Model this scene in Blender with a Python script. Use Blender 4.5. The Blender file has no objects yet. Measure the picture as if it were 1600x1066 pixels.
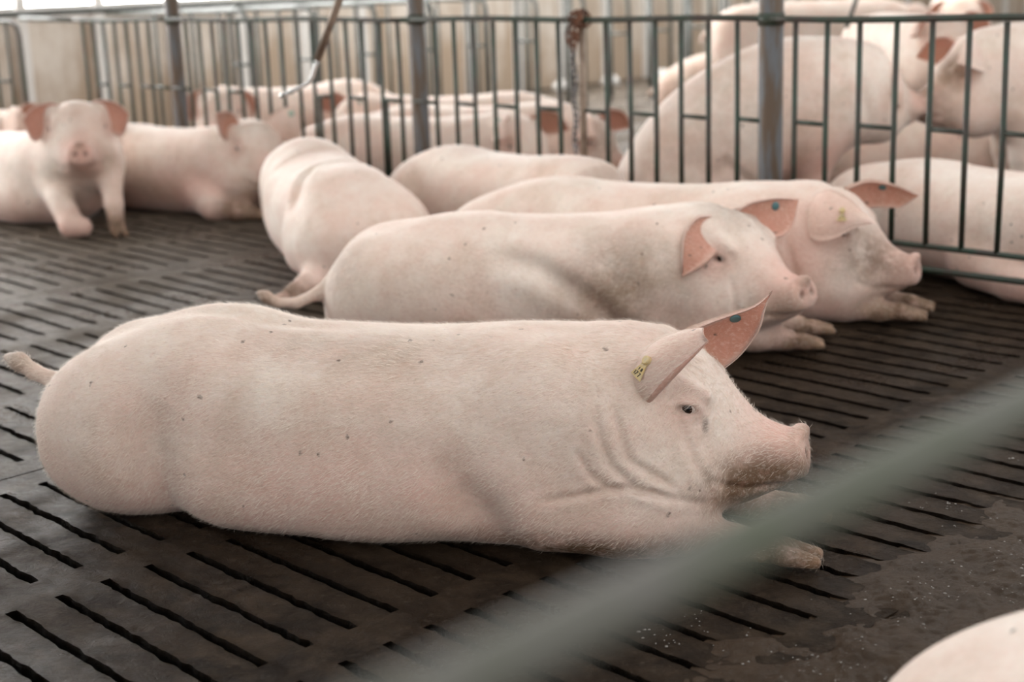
import bpy, math, random
import numpy as np
from mathutils import Vector, Matrix

scene = bpy.context.scene
C = scene.collection
R = math.radians
rng = np.random.default_rng(7)

# ------------------------------------------------------------------ camera
PITCH, ROLL, H = 0.24618661, -0.03535293, 1.18
cam_d = bpy.data.cameras.new('camera')
cam = bpy.data.objects.new('camera', cam_d)
C.objects.link(cam)
cam_d.sensor_width = 36.0
cam_d.lens = 2321.0 / 1600 * 36
cam_d.clip_start = 0.05
cam_d.clip_end = 200
fw = Vector((0, math.cos(PITCH), -math.sin(PITCH)))
up0 = Vector((0, math.sin(PITCH), math.cos(PITCH)))
rt0 = Vector((1, 0, 0))
cr, sr = math.cos(ROLL), math.sin(ROLL)
rt = rt0 * cr + up0 * sr
up = up0 * cr - rt0 * sr
cam.matrix_world = Matrix(((rt.x, up.x, -fw.x, 0), (rt.y, up.y, -fw.y, 0), (rt.z, up.z, -fw.z, H), (0, 0, 0, 1)))
cam_d.dof.use_dof = True
cam_d.dof.focus_distance = 3.02
cam_d.dof.aperture_fstop = 2.6
scene.camera = cam

# ------------------------------------------------------------------ light
world = bpy.data.worlds.new('overcast_sky')
scene.world = world
world.use_nodes = True
wn, wl = world.node_tree.nodes, world.node_tree.links
bg = wn['Background']
tc = wn.new('ShaderNodeTexCoord')
sep = wn.new('ShaderNodeSeparateXYZ')
ramp = wn.new('ShaderNodeValToRGB')
ramp.color_ramp.elements[0].position = 0.0
ramp.color_ramp.elements[0].color = (1.16, 1.16, 1.155, 1)
ramp.color_ramp.elements[1].position = 1.0
ramp.color_ramp.elements[1].color = (0.92, 0.925, 0.93, 1)
wl.new(tc.outputs['Generated'], sep.inputs[0])
wl.new(sep.outputs['Z'], ramp.inputs[0])
wl.new(ramp.outputs[0], bg.inputs['Color'])
bg.inputs['Strength'].default_value = 1.04


def area(name, loc, target, sx, sy, power, col=(1, 1, 1)):
    l = bpy.data.lights.new(name, 'AREA')
    l.shape = 'RECTANGLE'
    l.size, l.size_y, l.energy, l.color = sx, sy, power, col
    o = bpy.data.objects.new(name, l)
    C.objects.link(o)
    o.location = loc
    o.rotation_euler = (Vector(target) - Vector(loc)).to_track_quat('-Z', 'Y').to_euler()
    return o


# added fill lamps, overhead and at the rear; no such source is in view
area('overhead_fill', (-0.4, 5.0, 3.2), (-0.4, 5.0, 0), 9, 2.6, 90, (1, 0.99, 0.975))
area('rear_fill', (0.5, 12.2, 3.2), (0.5, 12.2, 0), 16, 3.0, 500, (1, 0.98, 0.95))

vs = scene.view_settings
vs.view_transform = 'Standard'
vs.look = 'None'
vs.gamma = 1
vs.use_curve_mapping = False
vs.exposure = 0.18
scene.cycles.use_denoising = True
scene.cycles.max_bounces = 6

# ------------------------------------------------------------------ helpers
YAW = -0.81255
UD = np.array([math.cos(YAW), math.sin(YAW), 0.0])      # along the floor slots
VD = np.array([-math.sin(YAW), math.cos(YAW), 0.0])     # across the slots


def W(u, v, z=0.0):
    p = UD * u + VD * v
    return (p[0], p[1], z)


def tag(o, label=None, cat=None, group=None, kind=None):
    if label: o['label'] = label
    if cat: o['category'] = cat
    if group: o['group'] = group
    if kind: o['kind'] = kind
    return o


def mesh_obj(name, verts, faces, mat, parent=None, smooth=True, mats=None, midx=None):
    me = bpy.data.meshes.new(name)
    me.from_pydata([tuple(map(float, v)) for v in verts], [], [tuple(map(int, f)) for f in faces])
    for m in (mats or [mat]):
        me.materials.append(m)
    if midx is not None:
        me.polygons.foreach_set('material_index', np.asarray(midx, dtype=np.int32))
    if smooth:
        me.polygons.foreach_set('use_smooth', [True] * len(me.polygons))
    me.update()
    o = bpy.data.objects.new(name, me)
    C.objects.link(o)
    if parent is not None:
        o.parent = parent
    return o


def empty(name, loc, rz=0.0):
    o = bpy.data.objects.new(name, None)
    o.empty_display_size = 0.1
    C.objects.link(o)
    o.location = loc
    o.rotation_euler = (0, 0, rz)
    return o


class MB:
    def __init__(s):
        s.v, s.f = [], []

    def add(s, v, f):
        b = len(s.v)
        s.v += [tuple(p) for p in v]
        s.f += [tuple(i + b for i in q) for q in f]

    def box(s, c, d, rz=0.0):
        x, y, z = d[0] / 2, d[1] / 2, d[2] / 2
        cs, sn = math.cos(rz), math.sin(rz)
        pts = [(a * x, b * y, e * z) for e in (-1, 1) for a, b in ((-1, -1), (1, -1), (1, 1), (-1, 1))]
        s.add([(c[0] + p[0] * cs - p[1] * sn, c[1] + p[0] * sn + p[1] * cs, c[2] + p[2]) for p in pts],
              [(3, 2, 1, 0), (4, 5, 6, 7), (0, 1, 5, 4), (1, 2, 6, 5), (2, 3, 7, 6), (3, 0, 4, 7)])

    def tube(s, pts, r, n=10, cap=True):
        pts = [Vector(p) for p in pts]
        rs = r if isinstance(r, (list, tuple)) else [r] * len(pts)
        rings = []
        prev = None
        for i, p in enumerate(pts):
            a = pts[max(i - 1, 0)]
            b = pts[min(i + 1, len(pts) - 1)]
            t = (b - a).normalized()
            if prev is None:
                ref = Vector((0, 0, 1)) if abs(t.z) < 0.9 else Vector((1, 0, 0))
                x = t.cross(ref).normalized()
            else:
                x = (prev - t * prev.dot(t)).normalized()
            prev = x
            y = t.cross(x)
            rings.append([p + x * (rs[i] * math.cos(2 * math.pi * k / n)) + y * (rs[i] * math.sin(2 * math.pi * k / n)) for k in range(n)])
        v = [q for ring in rings for q in ring]
        f = []
        for i in range(len(pts) - 1):
            for k in range(n):
                k2 = (k + 1) % n
                f.append((i * n + k, i * n + k2, (i + 1) * n + k2, (i + 1) * n + k))
        if cap:
            f.append(tuple(range(n - 1, -1, -1)))
            f.append(tuple((len(pts) - 1) * n + k for k in range(n)))
        s.add(v, f)

    def build(s, name, mat, parent=None, smooth=True):
        return mesh_obj(name, s.v, s.f, mat, parent, smooth)


def noise3(P, scale, seed=0):
    """smooth value noise, about -1..1"""
    q = np.asarray(P, dtype=np.float64) * scale + 100.0 + seed * 17.31
    i = np.floor(q).astype(np.int64)
    f = q - i
    f = f * f * (3 - 2 * f)

    def h(ix, iy, iz):
        n = (ix * 374761393 + iy * 668265263 + iz * 2147483647 + seed * 974711) & 0xFFFFFFFF
        n = ((n ^ (n >> 13)) * 1274126177) & 0xFFFFFFFF
        n = n ^ (n >> 16)
        return (n & 0xFFFF) / 32767.5 - 1.0
    r = 0
    for dx in (0, 1):
        for dy in (0, 1):
            for dz in (0, 1):
                w = (f[:, 0] if dx else 1 - f[:, 0]) * (f[:, 1] if dy else 1 - f[:, 1]) * (f[:, 2] if dz else 1 - f[:, 2])
                r = r + w * h(i[:, 0] + dx, i[:, 1] + dy, i[:, 2] + dz)
    return r


# ------------------------------------------------------------------ materials
class NT:
    def __init__(s, name):
        s.m = bpy.data.materials.new(name)
        s.m.use_nodes = True
        s.n, s.l = s.m.node_tree.nodes, s.m.node_tree.links
        s.p = s.n['Principled BSDF']

    def node(s, t, **k):
        o = s.n.new(t)
        for a, b in k.items():
            setattr(o, a, b)
        return o

    def inp(s, node, key, val):
        if hasattr(val, 'is_linked'):
            s.l.new(val, node.inputs[key])
        else:
            node.inputs[key].default_value = val

    def noise(s, scale, detail=4, rough=0.55, vec=None, dist=0.0):
        o = s.node('ShaderNodeTexNoise')
        o.inputs['Scale'].default_value = scale
        o.inputs['Detail'].default_value = detail
        o.inputs['Roughness'].default_value = rough
        o.inputs['Distortion'].default_value = dist
        if vec is not None: s.l.new(vec, o.inputs['Vector'])
        return o.outputs['Fac']

    def coord(s, kind='Object', scale=None):
        o = s.node('ShaderNodeTexCoord').outputs[kind]
        if scale:
            mp = s.node('ShaderNodeMapping')
            mp.inputs['Scale'].default_value = scale
            s.l.new(o, mp.inputs[0])
            return mp.outputs[0]
        return o

    def ramp(s, fac, a, b, ca=(0, 0, 0, 1), cb=(1, 1, 1, 1)):
        o = s.node('ShaderNodeValToRGB')
        e = o.color_ramp.elements
        e[0].position, e[1].position = a, b
        e[0].color, e[1].color = ca, cb
        s.l.new(fac, o.inputs[0])
        return o.outputs[0]

    def mix(s, fac, a, b, mode='MIX'):
        o = s.node('ShaderNodeMix', data_type='RGBA', blend_type=mode)
        s.inp(o, 0, fac)
        s.inp(o, 6, a if hasattr(a, 'is_linked') else (*a[:3], 1))
        s.inp(o, 7, b if hasattr(b, 'is_linked') else (*b[:3], 1))
        return o.outputs[2]

    def math(s, op, a, b=0.0, clamp=False):
        o = s.node('ShaderNodeMath', operation=op, use_clamp=clamp)
        s.inp(o, 0, a)
        s.inp(o, 1, b)
        return o.outputs[0]

    def attr(s, name):
        return s.node('ShaderNodeAttribute', attribute_name=name).outputs['Fac']

    def bump(s, h, strength, dist, normal=None):
        o = s.node('ShaderNodeBump')
        o.inputs['Strength'].default_value = strength
        o.inputs['Distance'].default_value = dist
        s.l.new(h, o.inputs['Height'])
        if normal is not None: s.l.new(normal, o.inputs['Normal'])
        return o.outputs['Normal']

    def set(s, **k):
        for a, b in k.items():
            s.inp(s.p, a.replace('_', ' '), b)


def skin_material():
    t = NT('pig_skin')
    co = t.coord('Object')
    info = t.node('ShaderNodeObjectInfo').outputs['Random']
    off = t.node('ShaderNodeVectorMath', operation='ADD')
    t.l.new(co, off.inputs[0])
    cmb = t.node('ShaderNodeCombineXYZ')
    for k in range(3):
        t.l.new(t.math('MULTIPLY', info, 13.0), cmb.inputs[k])
    t.l.new(cmb.outputs[0], off.inputs[1])
    v = off.outputs[0]
    n1 = t.noise(4.2, 5, 0.65, v)
    n2 = t.noise(14, 5, 0.65, v)
    n3 = t.noise(90, 3, 0.6, v)
    base = t.mix(t.ramp(n1, 0.36, 0.62), (0.85, 0.735, 0.645), (0.77, 0.575, 0.485))
    pink = t.math('MULTIPLY', t.attr('pink'), t.math('ADD', 0.45, n2), True)
    base = t.mix(pink, base, (0.68, 0.37, 0.30))
    inner = t.attr('inner')
    base = t.mix(inner, base, t.mix(n2, (0.60, 0.27, 0.19), (0.44, 0.21, 0.15)))
    base = t.mix(t.attr('hoof'), base, t.mix(n2, (0.30, 0.165, 0.085), (0.15, 0.085, 0.05)))
    # tan staining
    st = t.math('MULTIPLY', t.ramp(t.noise(5.5, 6, 0.7, v), 0.46, 0.68), t.math('ADD', 0.45, t.attr('dirt')), True)
    base = t.mix(t.math('MULTIPLY', st, 0.75), base, (0.44, 0.31, 0.20))
    # heavier muck
    d = t.math('MULTIPLY', t.attr('dirt'), t.ramp(t.noise(16, 6, 0.72, v), 0.24, 0.52))
    base = t.mix(t.math('MULTIPLY', d, 1.1, True), base, (0.145, 0.083, 0.045))
    # little dark scabs
    vo = t.node('ShaderNodeTexVoronoi')
    vo.inputs['Scale'].default_value = 21
    dn = t.node('ShaderNodeTexNoise')
    dn.inputs['Scale'].default_value = 60
    t.l.new(v, dn.inputs['Vector'])
    dm = t.node('ShaderNodeVectorMath', operation='MULTIPLY_ADD')
    t.l.new(dn.outputs['Color'], dm.inputs[0])
    dm.inputs[1].default_value = (.022, .022, .022)
    t.l.new(v, dm.inputs[2])
    t.l.new(dm.outputs[0], vo.inputs['Vector'])
    sx = t.node('ShaderNodeSeparateXYZ')
    t.l.new(vo.outputs['Color'], sx.inputs[0])
    pick = t.ramp(sx.outputs['X'], 0.62, 0.70)
    spot = t.math('MULTIPLY', t.ramp(vo.outputs['Distance'], 0.06, 0.14, (1, 1, 1, 1), (0, 0, 0, 1)), pick)
    base = t.mix(t.math('MULTIPLY', t.ramp(t.noise(38, 6, 0.75, v), 0.52, 0.74), 0.35), base, (0.66, 0.36, 0.29))
    base = t.mix(t.math('MULTIPLY', spot, 0.85), base, (0.09, 0.05, 0.035))
    # coat streaks
    fur = t.noise(1.0, 4, 0.7, t.coord('Object', (75, 260, 150)))
    base = t.mix(t.math('MULTIPLY', t.ramp(fur, 0.50, 0.70), 0.25), base, (0.92, 0.80, 0.70))
    base = t.mix(t.math('MULTIPLY', t.ramp(fur, 0.32, 0.46, (1, 1, 1, 1), (0, 0, 0, 1)), 0.30), base, (0.46, 0.31, 0.24))
    base = t.mix(t.attr('dark'), base, (0.045, 0.025, 0.018))
    h = t.math('ADD', t.math('MULTIPLY', fur, 0.7), t.math('MULTIPLY', n3, 0.5))
    nb = t.bump(h, 0.55, 0.005)
    nb = t.bump(t.noise(30, 3, 0.5, v), 0.25, 0.006, nb)
    t.set(Base_Color=base, Roughness=0.62, Normal=nb)
    t.p.inputs['Subsurface Weight'].default_value = 0.12
    t.p.inputs['Subsurface Radius'].default_value = (0.02, 0.008, 0.005)
    t.p.inputs['Specular IOR Level'].default_value = 0.3
    t.l.new(t.math('MULTIPLY', t.math('SUBTRACT', 1.0, t.attr('dirt'), True), 0.28), t.p.inputs['Sheen Weight'])
    t.p.inputs['Sheen Roughness'].default_value = 0.4
    return t.m


def plain(name, col, rough=0.6, metal=0.0, col2=None, scale=20, bump=0.2, lo=0.4, hi=0.65):
    t = NT(name)
    co = t.coord('Object')
    n = t.noise(scale, 5, 0.65, co)
    c = t.mix(t.ramp(n, lo, hi), col, col2 or tuple(x * 0.75 for x in col))
    t.set(Base_Color=c, Roughness=rough, Metallic=metal, Normal=t.bump(t.noise(scale * 4, 4, 0.6, co), bump, 0.002))
    return t.m


def streaked(name, col, rough, metal, col2, scale=5, bump=0.2, lo=0.45, hi=0.6):
    t = NT(name)
    co = t.coord('Object', (3.2, 3.2, .35))
    n = t.noise(scale, 6, 0.7, co)
    c = t.mix(t.ramp(n, lo, hi), col, col2)
    t.set(Base_Color=c, Roughness=rough, Metallic=metal, Normal=t.bump(n, bump, 0.002))
    return t.m


def floor_material():
    t = NT('slatted_concrete')
    co = t.coord('Object')
    n1 = t.noise(1.3, 5, 0.6, co)
    n2 = t.noise(9, 7, 0.7, co, 0.4)
    n3 = t.noise(60, 5, 0.7, co)
    c = t.mix(t.ramp(n2, 0.40, 0.62), (0.014, 0.0080, 0.0040), (0.062, 0.0405, 0.0245))
    c = t.mix(t.ramp(n1, 0.42, 0.62), c, t.mix(n2, (0.018, 0.0100, 0.0050), (0.052, 0.0320, 0.0175)))
    c = t.mix(t.math('MULTIPLY', t.ramp(n3, 0.56, 0.72), 0.55), c, (0.12, 0.093, 0.068))  # pale speckle painted in for glints off the wet concrete
    c = t.mix(t.math('MULTIPLY', t.ramp(t.noise(34, 8, 0.8, co, 1.2), 0.56, 0.66), 0.55), c, (0.016, 0.010, 0.006))
    # far pens coloured paler: grazing window sheen painted in along with dry dust
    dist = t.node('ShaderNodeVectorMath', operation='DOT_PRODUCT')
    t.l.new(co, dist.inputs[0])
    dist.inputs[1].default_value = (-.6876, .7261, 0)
    dust_sheen = t.math('MULTIPLY', t.ramp(t.math('MULTIPLY', t.math('ADD', dist.outputs['Value'], t.math('MULTIPLY', n1, 1.2)), 0.12), 0.42, 0.86), t.math('ADD', 0.55, t.math('MULTIPLY', n2, 0.6)))
    c = t.mix(dust_sheen, c, t.mix(n2, (0.135, 0.103, 0.075), (0.25, 0.205, 0.16)))
    wet = t.ramp(t.noise(2.3, 5, 0.65, co, 0.3), 0.40, 0.62)
    rough = t.math('ADD', 0.26, t.math('MULTIPLY', wet, 0.42))
    rough = t.math('ADD', rough, t.math('MULTIPLY', t.math('SUBTRACT', n3, 0.5), 0.25), True)
    nb = t.bump(t.noise(22, 9, 0.75, co, 0.8), 1.0, 0.022)
    nb = t.bump(t.noise(130, 4, 0.65, co), 0.7, 0.004, nb)
    t.set(Base_Color=c, Roughness=rough, Normal=nb)
    t.p.inputs['Specular IOR Level'].default_value = 0.11
    return t.m


def mud_material():
    t = NT('wet_slurry')
    co = t.coord('Object')
    n2 = t.noise(12, 6, 0.7, co, 0.5)
    c = t.mix(n2, (0.019, 0.0105, 0.0052), (0.068, 0.043, 0.025))
    nb = t.bump(t.noise(40, 7, 0.7, co, 0.3), 0.8, 0.010)
    nb = t.bump(t.noise(220, 3, 0.6, co), 0.6, 0.002, nb)
    t.set(Base_Color=c, Roughness=t.math('ADD', 0.20, t.math('MULTIPLY', n2, 0.34)), Normal=nb)
    t.p.inputs['Specular IOR Level'].default_value = 0.16
    return t.m


def wall_material():
    t = NT('stained_wall')
    co = t.coord('Object')
    streak = t.noise(1.0, 5, 0.65, t.coord('Object', (4.5, 4.5, 0.55)))
    n = t.noise(2.6, 6, 0.7, co)
    z = t.node('ShaderNodeSeparateXYZ')
    t.l.new(co, z.inputs[0])
    low = t.math('SUBTRACT', 0.62, t.math('MULTIPLY', z.outputs['Z'], 0.62))
    f = t.math('ADD', t.math('MULTIPLY', streak, 0.9), t.math('ADD', t.math('MULTIPLY', n, 0.6), t.math('MULTIPLY', low, 0.55)))
    c = t.mix(t.ramp(f, 0.72, 1.12), (0.74, 0.68, 0.61), (0.46, 0.36, 0.27))
    c = t.mix(t.math('MULTIPLY', t.ramp(f, 1.0, 1.35), 0.8), c, (0.17, 0.115, 0.075))
    t.set(Base_Color=c, Roughness=0.8, Normal=t.bump(n, 0.3, 0.01))
    return t.m


M = {}
M['skin'] = skin_material()
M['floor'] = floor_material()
M['mud'] = mud_material()
M['wall'] = wall_material()
M['green'] = plain('green_painted_steel', (0.020, 0.042, 0.026), 0.5, 0.0, (0.040, 0.026, 0.020), 9)
M['greygreen'] = plain('grey_green_steel', (0.10, 0.115, 0.105), 0.5, 0.0, (0.055, 0.06, 0.055), 9)
M['unseen_roof'] = plain('unseen_roof_lining', (0.13, 0.115, 0.10), 0.8, 0.0, (0.10, 0.09, 0.08), 3)
M['olive'] = plain('worn_green_rail_paint', (0.062, 0.070, 0.040), 0.6, 0.0, (0.115, 0.105, 0.095), 4)
M['post'] = streaked('galvanised_post', (0.125, 0.13, 0.138), 0.55, 0.15, (0.105, 0.072, 0.048), 9, 0.2, 0.44, 0.56)
M['rust'] = plain('rusty_iron', (0.17, 0.065, 0.030), 0.85, 0.0, (0.07, 0.035, 0.025), 30)
M['chain'] = plain('dull_chain_steel', (0.22, 0.22, 0.23), 0.4, 0.7, (0.09, 0.075, 0.065), 30)
M['pipe'] = plain('brown_pipe', (0.26, 0.19, 0.14), 0.5, 0.2, (0.14, 0.09, 0.06), 16)
M['steel'] = plain('bright_steel', (0.62, 0.61, 0.60), 0.25, 0.9, (0.5, 0.49, 0.48), 30)
M['fleck'] = plain('wet_fleck', (0.26, 0.235, 0.21), 0.06, 0.0, (0.10, 0.085, 0.07), 60, 0.0)
M['white'] = plain('white_paint', (0.82, 0.81, 0.79), 0.6, 0.0, (0.74, 0.72, 0.69), 6)
M['tag'] = plain('yellow_tag_plastic', (0.66, 0.47, 0.19), 0.45, 0.0, (0.56, 0.45, 0.27), 60)
M['tagdark'] = plain('tag_ink', (0.05, 0.05, 0.035), 0.6)
M['teal'] = plain('teal_tag_plastic', (0.075, 0.16, 0.165), 0.45)
M['pale'] = plain('pale_green_tag', (0.42, 0.52, 0.42), 0.45)
M['pupil'] = plain('eye_dark', (0.012, 0.009, 0.008), 0.08)
M['iris'] = plain('eye_brown', (0.05, 0.025, 0.014), 0.1)
M['sclera'] = plain('eye_white', (0.66, 0.56, 0.50), 0.2)
M['bristle'] = plain('pig_bristle', (0.86, 0.74, 0.63), 0.45, 0.0, (0.68, 0.55, 0.45), 8)


# ------------------------------------------------------------------ implicit animal bodies
def rotm(yaw=0, pitch=0, roll=0):
    """columns: forward, left, up; pitch > 0 drops the front"""
    return np.array((Matrix.Rotation(yaw, 3, 'Z') @ Matrix.Rotation(pitch, 3, 'Y') @ Matrix.Rotation(roll, 3, 'X')))


def smin(a, b, k):
    h = np.clip(0.5 + 0.5 * (b - a) / k, 0, 1)
    return b * (1 - h) + a * h - k * h * (1 - h)


def cubic_table(xs, ys, X):
    """monotone-ish cubic interpolation"""
    xs, ys = np.asarray(xs, float), np.asarray(ys, float)
    d = np.diff(ys) / np.diff(xs)
    m = np.zeros_like(ys)
    m[0], m[-1] = d[0], d[-1]
    for i in range(1, len(ys) - 1):
        if d[i - 1] * d[i] > 0:
            w1 = 2 * (xs[i + 1] - xs[i]) + xs[i] - xs[i - 1]
            w2 = xs[i + 1] - xs[i] + 2 * (xs[i] - xs[i - 1])
            m[i] = (w1 + w2) / (w1 / d[i - 1] + w2 / d[i])
    k = np.clip(np.searchsorted(xs, X) - 1, 0, len(xs) - 2)
    hh = xs[k + 1] - xs[k]
    t = np.clip((X - xs[k]) / hh, 0, 1)
    return ((2 * t**3 - 3 * t**2 + 1) * ys[k] + (t**3 - 2 * t**2 + t) * hh * m[k] +
            (-2 * t**3 + 3 * t**2) * ys[k + 1] + (t**3 - t**2) * hh * m[k + 1])


class Shape:
    def __init__(s):
        s.ops, s.paints, s.creases = [], [], []
        s.ears, s.eyes, s.tags = [], [], []
        s.lo, s.hi = np.full(3, 1e9), np.full(3, -1e9)

    def _bb(s, p, r):
        s.lo = np.minimum(s.lo, np.asarray(p) - r)
        s.hi = np.maximum(s.hi, np.asarray(p) + r)

    def loft(s, st, o=(0, 0, 0), rot=None, k=0.05, n=2.25, op='+', egg=0.0):
        """stations (x, top, bottom, half-width, y-centre)"""
        st = [tuple(q) + (0,) * (5 - len(q)) for q in st]
        xs = [q[0] for q in st]
        X = np.linspace(xs[0], xs[-1], 500)
        T, B, Wd, CY = [cubic_table(xs, [q[i] for q in st], X) for i in (1, 2, 3, 4)]
        o = np.array(o, float)
        Rm = np.eye(3) if rot is None else rot

        def f(P):
            q = (P - o) @ Rm
            xc = np.clip(q[:, 0], xs[0], xs[-1])
            t, b, w, cy = np.interp(xc, X, T), np.interp(xc, X, B), np.interp(xc, X, Wd), np.interp(xc, X, CY)
            cz, hh = (t + b) / 2, np.maximum((t - b) / 2, 1e-3)
            w = np.maximum(w, 1e-3)
            if egg: w = w * (1 - egg * np.clip((q[:, 2] - cz) / hh, -1, 1))
            g = (np.abs((q[:, 1] - cy) / w) ** n + np.abs((q[:, 2] - cz) / hh) ** n) ** (1 / n)
            d = (g - 1) * np.minimum(w, hh)
            xo = np.maximum(np.maximum(xs[0] - q[:, 0], q[:, 0] - xs[-1]), 0)
            return np.where(xo > 0, np.hypot(np.maximum(d, 0), xo), d)
        s.ops.append((op, f, k))
        for q in st:
            s._bb(o + Rm @ np.array([q[0], q[4], (q[1] + q[2]) / 2]), max(q[3], (q[1] - q[2]) / 2) + 0.04)

    def ell(s, c, r, rot=None, k=0.05, op='+'):
        c, r = np.array(c, float), np.array(r, float)
        Rm = np.eye(3) if rot is None else rot

        def f(P):
            q = ((P - c) @ Rm) / r
            k0 = np.sqrt((q * q).sum(1))
            k1 = np.sqrt(((q / r) ** 2).sum(1)) + 1e-9
            return k0 * (k0 - 1) / k1
        s.ops.append((op, f, k))
        if op == '+': s._bb(c, r.max() + 0.03)

    def chain(s, pts, k=0.04, kk=0.02):
        """round cones through (x, y, z, r)"""
        pts = [np.array(p, float) for p in pts]

        def f(P):
            d = None
            for a, b in zip(pts[:-1], pts[1:]):
                ab = b[:3] - a[:3]
                t = np.clip(((P - a[:3]) @ ab) / max(ab @ ab, 1e-9), 0, 1)
                e = np.sqrt((((P - a[:3]) - t[:, None] * ab) ** 2).sum(1)) - (a[3] + (b[3] - a[3]) * t)
                d = e if d is None else smin(d, e, kk)
            return d
        s.ops.append(('+', f, k))
        for p in pts: s._bb(p[:3], p[3] + 0.03)

    def crease(s, pts, depth=0.012, width=0.012, axes=(0, 2), side=None):
        """groove along a polyline seen in two of the axes; side = +1/-1 keeps it to one flank"""
        s.creases.append((np.array(pts, float), depth, width, axes, side))

    def paint(s, name, c, r, amt=1.0):
        r = np.array(r if hasattr(r, '__len__') else (r, r, r), float)
        s.paints.append((name, np.array(c, float), r, amt))

    def field(s, P):
        d = None
        for op, f, k in s.ops:
            e = f(P)
            if d is None: d = e
            elif op == '+': d = smin(d, e, k)
            else: d = -smin(-d, e, k)
        for pts, depth, width, axes, side in s.creases:
            Q = P[:, axes]
            best = np.full(len(P), 1e9)
            L = len(pts) - 1
            fade = np.ones(len(P))
            for i in range(L):
                ab = pts[i + 1] - pts[i]
                t = np.clip(((Q - pts[i]) @ ab) / max(ab @ ab, 1e-9), 0, 1)
                e = np.sqrt(((Q - pts[i] - t[:, None] * ab) ** 2).sum(1))
                m = e < best
                best = np.where(m, e, best)
                fade = np.where(m, np.sin(np.pi * np.clip((i + t + 0.15) / (L + 0.3), 0, 1)) ** 0.6, fade)
            g = depth * np.exp(-(best / width) ** 2) * fade - 0.35 * depth * np.exp(-((best - 2.1 * width) / (1.2 * width)) ** 2) * fade
            if side: g = g * (P[:, 1] * side > 0.02)
            d = d + g
        return d


def surface(S, h):
    """narrow-band surface nets"""
    lo, hi = S.lo - 3 * h, S.hi + 3 * h
    lo[2] = max(lo[2], -0.05)
    B = 6
    nb = np.ceil((hi - lo) / (h * B)).astype(int)
    n = nb * B + 1
    D = np.empty(n, dtype=np.float32)
    g = np.stack(np.meshgrid(*[np.arange(k) for k in nb], indexing='ij'), -1).reshape(-1, 3)
    cd = S.field(lo + (g * B + B / 2) * h)
    act = np.abs(cd) < h * B * 1.9
    big = np.where(cd < 0, -1.0, 1.0).astype(np.float32).reshape(nb)
    D[:] = 1
    D[:-1, :-1, :-1] = np.repeat(np.repeat(np.repeat(big, B, 0), B, 1), B, 2)
    ga = g[act]
    off = np.stack(np.meshgrid(*[np.arange(B + 1)] * 3, indexing='ij'), -1).reshape(-1, 3)
    CH = 3000
    for c0 in range(0, len(ga), CH):
        idx = (ga[c0:c0 + CH, None, :] * B + off[None]).reshape(-1, 3)
        D[idx[:, 0], idx[:, 1], idx[:, 2]] = S.field(lo + idx * h)
    ins = D < 0
    cs = [(a, b, c) for a in (0, 1) for b in (0, 1) for c in (0, 1)]
    cnt = sum(ins[a:n[0] - 1 + a, b:n[1] - 1 + b, c:n[2] - 1 + c].astype(np.int8) for a, b, c in cs)
    cells = np.argwhere((cnt > 0) & (cnt < 8))
    vid = np.full(n - 1, -1, dtype=np.int32)
    vid[tuple(cells.T)] = np.arange(len(cells))
    acc, num = np.zeros((len(cells), 3)), np.zeros(len(cells))
    val = {c: D[cells[:, 0] + c[0], cells[:, 1] + c[1], cells[:, 2] + c[2]].astype(float) for c in cs}
    for a in cs:
        for ax in range(3):
            if a[ax]: continue
            b = list(a); b[ax] = 1; b = tuple(b)
            da, db = val[a], val[b]
            m = (da < 0) != (db < 0)
            t = np.where(m, da / np.where(m, da - db, 1), 0)
            p = np.tile(np.array(a, float), (len(cells), 1))
            p[:, ax] += t
            acc[m] += p[m]
            num[m] += 1
    V = lo + (cells + acc / num[:, None]) * h
    F = []
    for ax in range(3):
        a1, a2 = (ax + 1) % 3, (ax + 2) % 3
        sl0, sl1 = [slice(None)] * 3, [slice(None)] * 3
        sl0[ax], sl1[ax] = slice(0, -1), slice(1, None)
        A, Bq = ins[tuple(sl0)], ins[tuple(sl1)]
        e = np.argwhere(A != Bq)
        e = e[(e[:, a1] > 0) & (e[:, a2] > 0) & (e[:, a1] < n[a1] - 1) & (e[:, a2] < n[a2] - 1)]
        flip = A[tuple(e.T)]
        q = []
        for o1, o2 in ((0, 0), (1, 0), (1, 1), (0, 1)):
            c = e.copy(); c[:, a1] -= o1; c[:, a2] -= o2
            q.append(vid[tuple(c.T)])
        q = np.stack(q, 1)
        q[~flip] = q[~flip][:, ::-1]
        F.append(q)
    F = np.concatenate(F)
    F = F[(F >= 0).all(1)]
    # one light smoothing pass
    for _ in range(2):
        s_, c_ = np.zeros_like(V), np.zeros(len(V))
        for k in range(4):
            i, j = F[:, k], F[:, (k + 1) % 4]
            np.add.at(s_, i, V[j]); np.add.at(c_, i, 1)
            np.add.at(s_, j, V[i]); np.add.at(c_, j, 1)
        V = V * 0.5 + 0.5 * s_ / np.maximum(c_, 1)[:, None]
    V[:, 2] = np.maximum(V[:, 2], 0.0)
    return V, F


def resample(p, m):
    p = np.array(p, float)
    d = np.r_[0, np.cumsum(np.linalg.norm(np.diff(p, axis=0), axis=1))]
    t = np.linspace(0, d[-1], m)
    # smooth the polyline a little through a cubic
    return np.stack([cubic_table(d, p[:, i], t) for i in range(3)], 1)


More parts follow.
